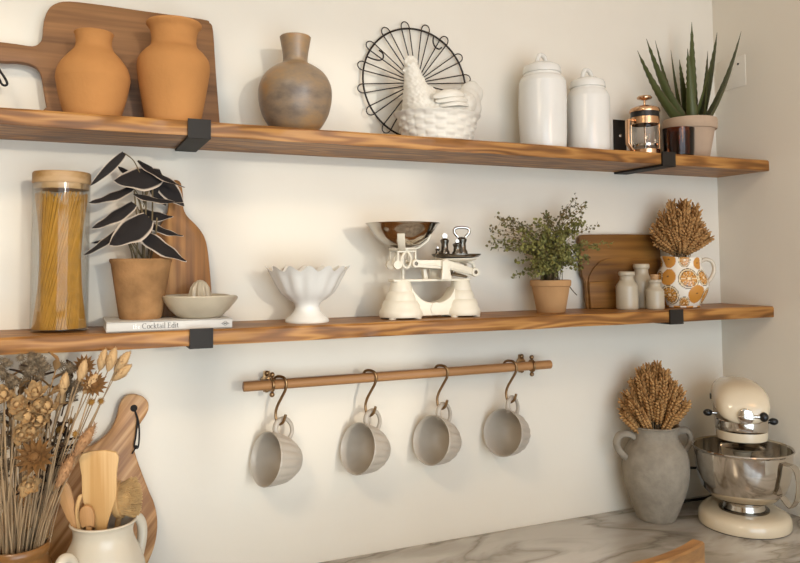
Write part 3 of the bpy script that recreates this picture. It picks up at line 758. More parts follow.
    pn = [(r*.97, z-(.0045 if z > .2 else .003*(z-.15)/.05)) for r, z in pn]
    MB().lathe(pn, 64, Matrix.Translation((-.0667, 0, 0))).build('pan', M['pansteel'], t)
    wp_ = MB().lathe([(0, .131), (.03, .131), (.050, .1335), (.0555, .138), (.056, .1405), (.0535, .140), (.05, .1385), (0, .1385)], 48, Matrix.Translation((.0655, 0, 0)))
    wp_.build('weight_plate', M['iron'], t)
    su = MB(); su.lathe([(0, .122), (.028, .122), (.046, .128), (.047, .1305), (0, .1308)], 40, Matrix.Translation((.0655, 0, 0)))
    for y in (-.018, .018):
        su.tube([(.085, y, .124), (.0995, y, .118), (.0995, y, .100)], .004, 8)
        su.tube([(.045, y, .124), (.05, y, .104), (.095, y, .09)], .0028, 8)
    su.build('plate_support', M['enamel'], t)
    ck = MB(); ck.tube([(.04, 0, .122), (.042, 0, .092)], .006, 10); ck.tube([(.062, .01, .122), (.064, .01, .09)], .0045, 10); ck.tube([(.05, -.004, .096), (.09, -.004, .09)], .004, 8); ck.build('counterpoise', M['pansteel'], t)
    # bell weights standing on the plate
    zt = Z0+.1388
    def wgt(x, y, r, h, label, loop=0):
        t2 = thing('bell_weight', label, 'scale weight', (.7375+x, -.098+y, zt), (0, 0, -.25), 'bell weights on the scales')
        MB().lathe([(0, 0), (r*.95, 0), (r, h*.05), (r*.97, h*.14), (r*.72, h*.24), (r*.66, h*.5), (r*.82, h*.60), (r*.86, h*.68), (r*.6, h*.75), (r*.34, h*.78), (0, h*.79)], 32).build('body', M['iron'], t2)
        if loop:
            c = h*.79+loop*.62
            MB().tube(spline([(-loop*.55, 0, h*.76), (-loop*.62, 0, h*.78+loop*.1), (-loop*1.05, 0, c-loop*.05), (-loop*.95, 0, c+loop*.5), (0, 0, c+loop*.68), (loop*.95, 0, c+loop*.5), (loop*1.05, 0, c-loop*.05), (loop*.62, 0, h*.78+loop*.1), (loop*.55, 0, h*.76)], 5), .0036, 10).build('ring_handle', M['steel'], t2)
        else:
            MB().tube([(0, -r*.28, h*.88), (0, r*.28, h*.88)], h*.13 if h > .02 else h*.13, 20).build('knob', M['knob'], t2)
    wgt(.0185, .0, .0062, .018, 'smallest bell weight, at the left edge of the weight plate')
    wgt(.0395, .006, .0115, .048, 'slim tall bell weight with a bright knob, second from left on the plate')
    wgt(.056, -.022, .0115, .034, 'short bell weight standing in front of the ring-handled one')
    wgt(.0845, .008, .0135, .052, 'largest bell weight with a big bright ring handle', .0165)
scales()

def fern():
    X, Y = 1.0685, -.083
    t = thing('potted_fern', 'airy green maidenhair fern in a small terracotta pot beside the scales', 'potted plant', (X, Y, ZL))
    MB().lathe([(0, 0), (.033, 0), (.0345, .002), (.0455, .062), (.0485, .064), (.0495, .074), (.0485, .0775), (.0455, .0775), (.044, .07), (.043, .062), (0, .062)], 48).build('pot', M['terralight'], t)
    MB().lathe([(.0435, .068), (.02, .071), (0, .072)], 20).build('soil', M['soil'], t)
    random.seed(21); g = MB(); tipm = MB(); st = MB()
    def leaflet(m, p, s):
        n = Vector((random.gauss(0, 1), random.gauss(-.6, 1), random.gauss(.4, 1))).normalized(); u = n.orthogonal().normalized(); w = n.cross(u)
        a0 = random.uniform(0, 6.3); c = p
        pts = [c+(u*cos(a0+k*1.05)+w*sin(a0+k*1.05))*s*(.9 if k % 2 else 1.1)+n*(s*.25 if k % 2 else 0) for k in range(6)]
        m.add([c]+pts, [(0, 1+k, 1+(k+1) % 6) for k in range(6)])
    targets = [(.92, 1.632, 1), (.935, 1.650, 1), (.955, 1.645, 1), (.905, 1.622, 1), (.97, 1.63, 0), (1.0, 1.64, 0), (1.03, 1.63, 0), (1.065, 1.652, 1), (1.075, 1.665, 1), (1.06, 1.62, 0), (1.10, 1.65, 0), (1.13, 1.68, 1), (1.150, 1.706, 1), (1.162, 1.680, 1),
               (1.175, 1.66, 1), (1.185, 1.64, 1), (1.14, 1.64, 0), (1.18, 1.60, 0), (1.20, 1.585, 0), (1.165, 1.565, 0), (1.15, 1.545, 0), (.985, 1.525, 0), (.97, 1.56, 0), (.945, 1.585, 0), (.93, 1.60, 0), (1.01, 1.55, 0), (1.12, 1.55, 0), (1.09, 1.59, 0), (1.05, 1.58, 0), (1.02, 1.60, 0), (1.11, 1.61, 0), (1.0, 1.58, 0), (1.07, 1.56, 0), (1.04, 1.545, 0), (1.14, 1.59, 0)]
    for rep in range(3):
        for x, z, tp in targets:
            if rep == 2 and tp: continue
            e = Vector((x-X+random.gauss(0, .010), random.uniform(-.085, .045), z-ZL+random.gauss(0, .009)))
            if tp: e.y = random.uniform(-.03, .03)
            b = Vector((random.uniform(-.022, .022), random.uniform(-.022, .022), .068))
            md = b.lerp(e, .5)+Vector((-(e.x)*.22, 0, .03))
            P = spline([b, md, e], 9)
            st.tube(P, [.0009*(1-.6*i/len(P)) for i in range(len(P))], 4, caps=False)
            L = len(P)
            for i in range(4, L):
                u = i/L
                for q in range(3):
                    off = Vector((random.gauss(0, 1), random.gauss(0, 1), random.gauss(0, 1))).normalized()*random.uniform(.004, .017)*(1.1-.5*u if not tp else .75)
                    pp = P[i]+off
                    if pp.z < .079 and abs(pp.x) < .06: continue
                    far = tp and u > .55
                    (tipm if far else g).add([P[i], P[i]+Vector((.0004, 0, 0)), pp, pp-Vector((.0004, 0, 0))], [(0, 1, 2, 3)])
                    leaflet(tipm if far else g, pp, random.uniform(.0026, .0044)*(1 if not far else .9))
    g.build('fronds', M['fern'], t, angle=180); tipm.build('frond_tips', M['seed'], t, angle=180); st.build('stalks', M['fernstem'], t)
    MB().tube(spline([(.043, -.01, .068), (.052, -.012, .055), (.062, -.012, .045), (.068, -.012, .040)], 5), .0012, 6).build('trailing_stalk', M['fernstem'], t)
fern()

def trough():
    t = thing('wooden_board', 'dark stepped wooden board leaning behind the stoneware bottles', 'chopping board', (1.33, -.022, ZL), (-.055, 0, 0))
    s = lambda L: [(x-1.33, z-ZL) for x, z in L]
    MB().prism(s([(1.2165, 1.4285), (1.2160, 1.497), (1.2065, 1.512), (1.2050, 1.56), (1.2035, 1.611), (1.206, 1.617), (1.212, 1.619), (1.33, 1.6215), (1.46, 1.622), (1.468, 1.619), (1.471, 1.611), (1.470, 1.512), (1.461, 1.497), (1.460, 1.4285)]), -.010, 0, .002).build('back_panel', M['trough'], t)
    MB().prism(s([(1.2225, 1.4285), (1.2215, 1.497), (1.225, 1.512), (1.240, 1.532), (1.262, 1.550), (1.285, 1.5565), (1.36, 1.5555), (1.45, 1.557), (1.458, 1.552), (1.458, 1.4285)]), -.0145, -.009, .002).build('middle_panel', M['trough'], t)
    MB().prism(s([(1.2205, 1.4285), (1.2190, 1.47), (1.2185, 1.492), (1.222, 1.497), (1.27, 1.4985), (1.38, 1.4985), (1.445, 1.497), (1.449, 1.49), (1.447, 1.4285)]), -.021, -.014, .003).build('lower_panel', M['trough'], t)
trough()
def stone_bottle(label, x, y, s, P, cork=0):
    t = thing('stoneware_bottle', label, 'bottle', (x, y, ZL))
    MB().lathe(hollow(prof_smooth(P, 3), .003, .004), 40).build('body', M['stone'], t)
    if cork:
        z = P[-1][1]; MB().lathe([(0, z-.004), (.0085, z-.004), (.0105, z+.012), (.0095, z+.014), (0, z+.014)], 20).build('cork', M['cork'], t)
B0 = [(.0255, 0), (.027, .002), (.0275, .010), (.0275, .052), (.0265, .060), (.0215, .068), (.0178, .074), (.0172, .083), (.0185, .0845), (.0205, .087), (.0208, .092), (.0195, .0945)]
stone_bottle('wider open stoneware bottle, front left of the little group', 1.297, -.088, 1, B0)
stone_bottle('tallest stoneware bottle, standing at the back of the little group', 1.368, -.062, 1, [(r*1.0, z*1.2) for r, z in B0])
stone_bottle('smallest stoneware bottle stopped with a cork', 1.3605, -.118, 1, [(r*.82, z*.78) for r, z in B0], 1)

def jug():
    X, Y = 1.482, -.085
    t = thing('patterned_jug', 'round white jug painted with orange slices, holding dried wheat', 'jug', (X, Y, ZL))
    P = [(.041, 0), (.0455, .002), (.046, .006), (.053, .018), (.0625, .036), (.0675, .056), (.066, .074), (.059, .092), (.0525, .105), (.0505, .114), (.051, .123), (.0525, .130)]
    Pp = hollow(prof_smooth(P, 8), .004)
    def mod(a, r, z, j):
        # pouring lip toward the left
        k = max(0, (z-.095)/.038); g = max(0, cos(a-pi))**10
        return r*(1+.17*g*k*k), z+.003*g*k
    m = MB().lathe(Pp, 200, None, mod)
    me = m.mesh('body')
    org, wh, dk, pale = srgb('#c88a3c')[:3], srgb('#eee6d6')[:3], srgb('#4d3320')[:3], srgb('#efd9b0')[:3]
    vdir = -2.42    # side facing the room
    spots = [(-.47, .080, .021, 'd'), (.36, .076, .0265, 's'), (-.42, .034, .025, 's'), (.70, .036, .0235, 'd'), (.17, .013, .0165, 's'), (-.50, .124, .021, 'd'), (.24, .124, .019, 's'), (-1.02, .075, .020, 's'), (1.05, .078, .021, 's'), (.95, .115, .016, 'd'),
             (-1.1, .022, .021, 'd'), (1.35, .030, .023, 's'), (-1.25, .118, .018, 's'), (1.8, .07, .024, 'd'), (2.3, .03, .023, 's'), (2.9, .075, .024, 'd'), (-1.7, .055, .023, 'd'), (-2.4, .035, .024, 's'), (3.4, .025, .02, 's'), (1.9, .118, .017, 's')]
    cols = []
    for v in me.vertices:
        x, y, z = v.co; a = atan2(y, x); r = sqrt(x*x+y*y); c = wh
        inner = False
        for (da, zz, rr, kind) in spots:
            d = (a-vdir+da*-1+pi) % (2*pi)-pi
            px_, pz_ = d*.064, z-zz; q = sqrt(px_*px_+pz_*pz_)
            if q < rr:
                f = q/rr
                if kind == 'd': c = org if (f > .16 or pz_ < 0) else dk
                else:
                    ang = atan2(pz_, px_)
                    if f > .93: c = dk
                    elif f > .80: c = pale
                    elif f > .74: c = dk
                    elif f < .16: c = pale
                    else: c = org if abs(sin(ang*5)) > .33 else (dk if abs(sin(ang*5)) > .2 else pale)
        if z < .006: c = org if sin(a*9) > -.2 else wh
        cols += [*c, 1]
    ca = me.color_attributes.new('Col', 'FLOAT_COLOR', 'POINT'); ca.data.foreach_set('color', cols)
    put(me, 'body', M['jug'], t)
    a = .10; e = Vector((cos(-.42), sin(-.42), 0))
    h = spline([e*.050+Vector((0, 0, .117)), e*.064+Vector((0, 0, .125)), e*.080+Vector((0, 0, .120)), e*.087+Vector((0, 0, .103)), e*.083+Vector((0, 0, .084)), e*.073+Vector((0, 0, .069)), e*.062+Vector((0, 0, .060))], 6)
    MB().tube(h, .0052, 12).build('handle', M['crock'], t)
jug()

# ------------------------------------------------------------------ wheat
def spikelet(m, p, ax, out, L, w):
    Rm = frame(p, out, (Vector(ax)*.82+Vector(out)*.45))
    m.ell((0, 0, L*.5), (w, w*.8, L*.55), 6, 4, M=Rm)
def make_ear(seed):
    random.seed(seed); m = MB(); n = 14; L = .072
    for i in range(n):
        u = i/(n-1); z = L*u*.88
        for k in range(3):
            a = i*1.05+k*2*pi/3
            o = Vector((cos(a), sin(a), 0)); s = .0042*(1-.45*max(0, u-.6)/.4)*(1 if u > .1 else .75)
            spikelet(m, Vector((0, 0, z))+o*.0028, (0, 0, 1), o, .0130, s)
    return m.mesh('ear', 180)
EAR = make_ear(1); EAR.materials.append(M['wheat'])
STEM = MB().tube([(0, 0, 0), (0, 0, 1)], .0011, 5).mesh('stem'); STEM.materials.append(M['straw'])
def wheat_bunch(cx, cy, zfoot, zrim, rr, ears, label, group, L=.072):
    """ears: list of (base point, direction) in the world"""
    first = None
    for base, tip in ears:
        base = Vector(base); tip = Vector(tip); d = (tip-base).normalized()
        foot = Vector((cx+(base.x-cx)*.10, cy+(base.y-cy)*.10, zfoot))
        t = thing('wheat_stalk', label, 'dried wheat', foot, (0, 0, 0), group)
        s = STEM.copy() if False else STEM
        v = base-foot
        st = put(s, 'stem', None, t, (0, 0, 0), aim(v)); st.scale = (1, 1, v.length*1.01)
        e = put(EAR, 'ear', None, t, v, aim(d)); k = (tip-base).length/L; e.scale = (1.18, 1.18, k)
def fan(cx, cy, z0, n, seed, wx, wy, h, spread):
    random.seed(seed); out = []
    for i in range(n):
        a = 2.39996*i+random.uniform(-.2, .2); q = sqrt((i+.5)/n)
        out.append((a, q))
    return out
# jug bunch: centred ball of ears over the rim
ears = []
random.seed(5)
for i in range(46):
    a = 2.39996*i; q = sqrt((i+.5)/46)
    phi = q*1.30                                    # angle from vertical
    dx, dy, dz = sin(phi)*cos(a), sin(phi)*sin(a)*.62, cos(phi)
    c = Vector((1.481, -.088, 1.560))
    r0 = .020+.024*(1-q)+random.uniform(-.012, .012)
    b = c+Vector((dx*r0*.92, dy*r0, dz*r0*1.05+.006)); tp = c+Vector((dx*(r0+.088)*.80, dy*(r0+.075), dz*(r0+.090)*1.10+.006))
    if b.z < ZL+.139: b.z = ZL+.139+random.uniform(0, .01); tp.z = max(tp.z, b.z+.018)
    if tp.y > -.008: continue
    ears.append((b, tp))
wheat_bunch(1.482, -.085, ZL+.02, 0, 0, ears, 'golden dried wheat stalk in the orange-patterned jug', 'wheat stalks in the patterned jug')

# ------------------------------------------------------------------ rail, hooks, mugs
ZR, YR = 1.2982, -.05
tag(MB().lathe([(0, .332), (.0095, .332), (.0104, .3332), (.0104, 1.086), (.0095, 1.087), (0, 1.087)], 24, Matrix.Rotation(pi/2, 4, 'Y')).build('hanging_rail', M['rod'], None, (0, YR, ZR)),
    'long round wooden rail fixed to the wall under the lower shelf', 'rail')
for x, lab in ((.392, 'antique brass bracket holding the left end of the wooden rail'), (1.033, 'antique brass bracket holding the right end of the wooden rail')):
    t = thing('rail_bracket', lab, 'rail bracket', (x, 0, ZR))
    MB().tube([(0, YR+.0128*cos(a), .0128*sin(a)) for a in [2*pi*i/32 for i in range(32)]], .0032, 10, True).build('ring', M['bronze'], t)
    s = MB()
    s.tube([(0, YR+.013, 0), (0, -.003, 0)], .0055, 12)
    s.lathe([(0, 0), (.014, 0), (.0135, .003), (.007, .005), (0, .005)], 24, Matrix.Diagonal((1, 1, 1.0, 1)) @ Matrix.Rotation(pi/2, 4, 'X'))
    s.prism([(-.007, -.022), (.007, -.022), (.0085, 0), (.007, .022), (-.007, .022), (-.0085, 0)], -.004, 0, .001)
    s.build('back_plate', M['bronze'], t)
    for sg in (-1, 1):
        MB().ell((0, YR, sg*.0205), (.0055, .0055, .0055), 14, 8).build('clamp_screw', M['bronze'], t)
        MB().ell((0, -.006, sg*.0175), (.0058, .0045, .0058), 14, 8).build('wall_screw', M['bronze'], t)
def make_hook():
    # in a vertical plane: u along the plane, z up; rail axis at the origin
    P = [(-.0155, -.004), (-.016, .004), (-.010, .0135), (.0, .0158), (.0115, .0125), (.0165, .002), (.0135, -.012), (.0045, -.028), (-.0045, -.044), (-.0095, -.060), (-.0075, -.076), (.0, -.0825), (.0085, -.078), (.013, -.068), (.0145, -.062)]
    a = radians(48); e = Vector((cos(a), -sin(a), 0))
    pts = spline([e*(u*1.02)+Vector((0, 0, z)) for u, z in P], 5)
    return MB().tube(pts, .0030, 10).mesh('hook')
HOOK = make_hook(); HOOK.materials.append(M['bronze'])
NTH = ['first', 'second', 'third', 'fourth']
def make_mug():
    N = 144
    P = [(0, 0), (.027, 0), (.030, .002), (.032, .006), (.040, .014), (.047, .026), (.0512, .040), (.0538, .054), (.0548, .064), (.0550, .067), (.0540, .0682), (.0525, .067), (.0512, .054), (.048, .040), (.043, .026), (.034, .013), (.02, .007), (0, .006)]
    def mod(a, r, z, j):
        k = .055 if 3 <= j <= 8 else 0
        if j in (3, 8): k = .03
        return r*(1-k*(1-abs(sin(a*9))**.8)), z
    P = [(r, z*1.10) for r, z in P]
    body = MB().lathe(P, N, None, mod).mesh('body', 60)
    h = spline([(.049, 0, .056), (.060, 0, .063), (.073, 0, .062), (.0825, 0, .050), (.081, 0, .036), (.070, 0, .024), (.056, 0, .020), (.044, 0, .024)], 6)
    hd = MB().tube(h, [.0052+.001*abs(2*i/(len(h)-1)-1) for i in range(len(h))], 12, flat=.75).mesh('handle')
    for q in (body, hd): q.materials.append(M['mug'])
    return body, hd
MBODY, MHAND = make_mug()
mug_pos = [.408, .6095, .786, .9705]
for i, x in enumerate(mug_pos):
    hk = put(HOOK, 'hanging_hook', None, None, (x, YR, ZR)); tag(hk, ['bronze S-hook nearest the left bracket of the rail', 'second bronze S-hook from the left bracket of the rail', 'third bronze S-hook from the left bracket of the rail', 'bronze S-hook nearest the right bracket of the rail'][i], 'hook', 'hooks on the wooden rail')
    o = Vector((-.90+.02*(i % 2), -.32-.02*i, .20+.02*(i % 3))).normalized()
    up = Vector((-.16+.02*(i % 2), -.06, 1)); up = (up-o*up.dot(o)).normalized()
    e = Vector((cos(radians(48)), -sin(radians(48)), 0))
    hookpt = Vector((x, YR, ZR-.0825+.0052))       # inside bottom of the hook
    Rm = frame((0, 0, 0), up, o)
    grip = Vector((.0765, 0, .056))               # inside of the handle's outer bow
    loc = hookpt-(Rm @ grip)
    t = thing('mug', ['fluted pale grey mug hanging from the first hook, nearest the left end', 'fluted pale grey mug on the second hook along the rail', 'fluted pale grey mug on the third hook along the rail', 'fluted pale grey mug hanging nearest the right end of the rail'][i], 'mug', loc, Rm.to_euler(), 'mugs on the wooden rail')
    put(MBODY, 'body', None, t); put(MHAND, 'handle', None, t)

# ------------------------------------------------------------------ worktop, right
def grey_vase():
    X, Y = 1.372, -.092
    t = thing('two_handled_vase', 'rough grey clay vase with two small handles holding a sheaf of wheat', 'vase', (X, Y, ZC))
    P = [(.043, 0), (.047, .003), (.0565, .025), (.070, .060), (.0795, .095), (.0825, .128), (.0805, .154), (.073, .176), (.0625, .191), (.0565, .202), (.0550, .214), (.0575, .226), (.0620, .232)]
    MB().lathe(hollow(prof_smooth(P, 5), .007), 64, None, lambda a, r, z, j: (r*(1+.008*sin(3*a+z*20)), z)).build('body', M['grey'], t)
    for s in (-1, 1):
        e = Vector((.96, -.16, 0) if s > 0 else (-.92, .22, 0)).normalized()
        h = spline([e*.055+Vector((0, 0, .206)), e*.072+Vector((0, 0, .214)), e*.094+Vector((0, 0, .213)), e*.104+Vector((0, 0, .198)), e*.102+Vector((0, 0, .182)), e*.093+Vector((0, 0, .168)), e*.077+Vector((0, 0, .154))], 5)
        MB().tube(h, .0095, 12, flat=.75).build('handle', M['grey'], t)
grey_vase()
random.seed(9); ears = []
for i in range(44):
    a = 2.39996*i+.4; q = sqrt((i+.5)/44)
    c = Vector((1.374, -.094, 1.122))
    hgt = .135*(1-q**1.3)+.010; out = .012+.066*q*(1-.15*q)
    b = c+Vector((cos(a)*out*.62, sin(a)*out*.55, hgt*.73-.008+random.uniform(-.008, .010)))
    tilt = .06+.80*q**1.5
    d = Vector((cos(a)*sin(tilt), sin(a)*sin(tilt)*.8, cos(tilt))); tp = b+d*.078
    if tp.y > -.006: continue
    ears.append((b, tp))
wheat_bunch(1.372, -.092, ZC+.03, 0, 0, ears, 'golden dried wheat ear on a stalk in the grey two-handled vase', 'wheat stalks in the grey vase')

def mixer():
    X, Y = 1.541, -.212
    ang = atan2(-.77, -.64)                       # facing direction
    t = thing('stand_mixer', 'cream stand mixer with a polished steel bowl in the corner of the worktop', 'stand mixer', (X, Y, ZC), (0, 0, ang))
    # local +x is forward; base plate
    b = MB(); n = 64; rows = []
    prof = [(.985, .002), (1.0, .006), (1.0, .016), (.985, .024), (.95, .0295), (.85, .034), (.7, .036)]
    def outl(k):
        a = 2*pi*k/n; c, s_ = cos(a), sin(a)
        x = .112*c if c > 0 else .165*c; y = .107*s_*(1-.22*max(0, -c)**1.5)
        return x, y
    vs = []; fs = []
    for (s_, z) in prof:
        for k in range(n): x, y = outl(k); vs.append((x*s_, y*s_, z))
    for j in range(len(prof)-1):
        for k in range(n): l = (k+1) % n; fs.append((j*n+k, j*n+l, j*n+n+l, j*n+n+k))
    fs.append(tuple(range(n))[::-1]); fs.append(tuple((len(prof)-1)*n+k for k in range(n)))
    b.add(vs, fs); b.build('base', M['mixer'], t)
    f = MB(); vs = []; fs = []
    for z in (0, .0035):
        for k in range(n): x, y = outl(k); vs.append((x*.975, y*.975, z))
    for k in range(n): l = (k+1) % n; fs.append((k, l, n+l, n+k))
    fs += [tuple(range(n))[::-1], tuple(n+k for k in range(n))]
    f.add(vs, fs).build('rubber_foot', M['blackplastic'], t)
    # column
    c = MB(); rows = [(-.118, .050, .060, .03), (-.125, .044, .050, .07), (-.130, .040, .045, .13), (-.130, .040, .045, .20), (-.122, .048, .050, .245), (-.11, .05, .052, .27)]
    vs = []; fs = []; m = 32
    for (cx, rx, ry, z) in rows:
        for k in range(m): a = 2*pi*k/m; vs.append((cx+rx*cos(a), ry*sin(a), z))
    for j in range(len(rows)-1):
        for k in range(m): l = (k+1) % m; fs.append((j*m+k, j*m+l, j*m+m+l, j*m+m+k))
    fs += [tuple(range(m))[::-1], tuple((len(rows)-1)*m+k for k in range(m))]
    c.add(vs, fs).build('column', M['mixer'], t)
    # head: sections along x  (x, half width, z bottom, z top)
    S = [(-.186, .004, .285, .295), (-.183, .022, .262, .312), (-.172, .038, .25, .326), (-.150, .050, .245, .338), (-.11, .058, .243, .346), (-.06, .0625, .250, .350), (-.01, .064, .254, .348), (.025, .063, .254, .339), (.045, .058, .254, .326), (.058, .048, .255, .308), (.065, .034, .257, .290), (.068, .016, .263, .276), (.069, .003, .267, .270)]
    vs = []; fs = []; m = 40
    for (x, w, z0, z1) in S:
        zc = (z0+z1)/2; h = (z1-z0)/2
        for k in range(m):
            a = 2*pi*k/m; e = 2/2.5
            cy = abs(cos(a))**e*(1 if cos(a) >= 0 else -1); sz = abs(sin(a))**e*(1 if sin(a) >= 0 else -1)
            vs.append((x, w*cy, zc+h*sz))
    for j in range(len(S)-1):
        for k in range(m): l = (k+1) % m; fs.append((j*m+k, j*m+l, j*m+m+l, j*m+m+k))
    fs += [tuple(range(m))[::-1], tuple((len(S)-1)*m+k for k in range(m))]
    hd = MB().add(vs, fs); o = hd.build('motor_head', M['mixer'], t, angle=80)
    # trim band round the head, then the neck below it
    def plan(r, z, x0=-.15):
        out = []
        for k in range(48):
            a = 2*pi*k/48; x = r*cos(a) if cos(a) > 0 else r*cos(a)*2.3
            out.append((x*1.0+.006, r*sin(a)*(1 if cos(a) > 0 else (1-.25*(-cos(a))**3)), z))
        return out
    def ringband(name, rows, mat, par):
        vs = []; fs = []; n = 48
        for r, z in rows: vs += plan(r, z)
        for j in range(len(rows)-1):
            for k in range(n): l = (k+1) % n; fs.append((j*n+k, j*n+l, j*n+n+l, j*n+n+k))
        fs += [tuple(range(n))[::-1], tuple((len(rows)-1)*n+k for k in range(n))]
        return MB().add(vs, fs).build(name, M[mat], par)
    ringband('trim_band', [(.0585, .231), (.0598, .233), (.0612, .245), (.0615, .257), (.060, .259)], 'steel', t)
    ringband('lower_housing', [(.054, .209), (.0575, .211), (.0585, .222), (.0588, .232)], 'mixer', t)
    MB().lathe([(0, .190), (.054, .190), (.056, .193), (.057, .209), (0, .209)], 48).build('planetary_collar', M['steel'], t)
    MB().lathe([(0, .165), (.018, .165), (.02, .168), (.022, .178), (.038, .184), (.042, .190), (0, .190)], 40).build('planetary_hub', M['mixer'], t)
    MB().lathe([(0, .075), (.009, .075), (.009, .166), (0, .166)], 16).build('beater_shaft', M['steel'], t)
    # attachment hub on the nose, with its dark screw at one side
    H = MB().lathe([(0, -.02), (.0185, -.02), (.0195, .002), (.0185, .006), (.015, .0075), (0, .008)], 32, Matrix.Translation((.0665, 0, .2745)) @ Matrix.Rotation(pi/2, 4, 'Y') @ Matrix.Rotation(-.0, 4, 'X'))
    hb = H.build('attachment_hub', M['steel'], t)
    MB().box(.0738, .0765, -.0185, .0185, .2725, .2765, .0008).build('hub_hinge', M['steel'], hb)
    kn = MB(); kn.tube([(.0655, .012, .2745), (.066, .036, .275)], .0045, 12); kn.build('screw_stem', M['steel'], hb)
    MB().ell((.066, .041, .275), (.0115, .0105, .0115), 18, 12).build('hub_knob', M['blackplastic'], hb)
    for sg, z in ((-1, .268), (1, .253)):
        MB().tube([(.0, sg*.056, z), (.0, sg*.070, z)], .004, 10).build('lever_stem', M['steel'], t)
        MB().ell((.0, sg*(.077 if sg < 0 else .073), z), (.0085, .0115, .0085), 16, 10).build('lever_knob', M['blackplastic'], t)
    MB().box(-.07, -.055, -.0645, -.0600, .292, .306, .001).build('switch_slot', M['blackplastic'], t)
    # bowl
    P = [(.046, .037), (.050, .0385), (.050, .043), (.047, .049), (.047, .054), (.056, .059), (.078, .069), (.096, .088), (.106, .114), (.1115, .145), (.1140, .182), (.1165, .1845), (.118, .187), (.1165, .1895)]
    inn = [(.1125, .186), (.110, .145), (.1045, .115), (.0945, .090), (.0765, .0715), (.055, .062), (0, .060)]
    bo = MB().lathe([(0, .037)]+P+inn, 72).build('bowl', M['steel'], t)
    MB().lathe([(.0505, .0362), (.058, .0362), (.058, .040), (.0505, .041)], 40).build('bowl_clamp', M['iron'], t)
    e = Vector((cos(.86), sin(.86), 0))
    hp = spline([e*.109+Vector((0, 0, .168)), e*.128+Vector((0, 0, .167)), e*.137+Vector((0, 0, .155)), e*.141+Vector((0, 0, .130)), e*.137+Vector((0, 0, .098)), e*.127+Vector((0, 0, .076)), e*.118+Vector((0, 0, .072)), e*.100+Vector((0, 0, .090))], 6)
    q = MB(); side = e.cross(Vector((0, 0, 1))); vs = []; fs = []
    for i, p in enumerate(hp):
        tg = (hp[min(i+1, len(hp)-1)]-hp[max(i-1, 0)]).normalized(); nn = tg.cross(side)
        for (u, v) in ((-.012, -.0012), (.012, -.0012), (.012, .0012), (-.012, .0012)): vs.append(p+side*u+nn*v)
    for i in range(len(hp)-1):
        for k in range(4): l = (k+1) % 4; fs.append((i*4+k, i*4+l, i*4+4+l, i*4+4+k))
    fs += [(3, 2, 1, 0), tuple(len(vs)-4+k for k in range(4))]
    q.add(vs, fs).build('bowl_handle', M['steel'], bo)
mixer()
cb = spline([(1.63, -.075, .938), (1.625, -.05, .92), (1.60, -.035, .906), (1.54, -.030, .9045), (1.48, -.032, .9045), (1.45, -.03, .925), (1.47, -.018, .965), (1.53, -.014, .985), (1.60, -.012, .978), (1.66, -.012, .95)], 8)
tag(MB().tube(cb, .0035, 8).build('power_cord', M['cord']), 'black power cord looping behind the stand mixer in the corner', 'power cord')

# ------------------------------------------------------------------ worktop, left
def round_board():
    ax = Vector((.39, .92)); ax.normalize(); pp = Vector((ax.y, -ax.x)); R = .141
    t = thing('round_board', 'round oak board with a handle and black cord leaning behind the utensil crock', 'chopping board', (.026, -.036, ZC), (-.075, 0, 0))
    c = Vector((0, R+.0005)); pts = []
    for k in range(41):
        a = radians(40+280*k/40); pts.append(c+ax*R*cos(a)+pp*R*sin(a))
    A = [c+ax*(u+.020)+pp*w for u, w in ((.136, -.046), (.158, -.030), (.178, -.0235), (.20, -.023), (.217, -.0265), (.232, -.027), (.245, -.021), (.251, -.010), (.252, 0), (.251, .010), (.245, .021), (.232, .027), (.217, .0265), (.20, .023), (.178, .0235), (.158, .030), (.136, .046))]
    out = [(p.x, p.y) for p in spline([(q.x, q.y, 0) for q in pts+A], 2, True)]
    MB().prism(out, -.020, 0, .003).build('board', M['round'], t)
    h = c+ax*.246
    MB().lathe([(0, 0), (.006, 0), (.0068, .0006), (.006, .0014), (0, .0014)], 20, Matrix.Translation((h.x, -.0195, h.y)) @ Matrix.Rotation(pi/2, 4, 'X')).build('hanging_hole', M['hole'], t)
    q = spline([(h.x, -.021, h.y), (h.x+.006, -.025, h.y-.02), (h.x+.004, -.025, h.y-.05), (h.x+.001, -.024, h.y-.072), (h.x+.008, -.025, h.y-.074), (h.x+.010, -.025, h.y-.045), (h.x+.007, -.025, h.y-.02), (h.x, -.021, h.y)], 5)
    k = MB().tube(q, .0017, 7); k.ell((h.x+.004, -.025, h.y-.074), (.004, .003, .004), 10, 6); k.tube([(h.x+.004, -.025, h.y-.074), (h.x-.003, -.024, h.y-.086)], .0014, 6)
    k.build('hanging_cord', M['cord'], t)
round_board()

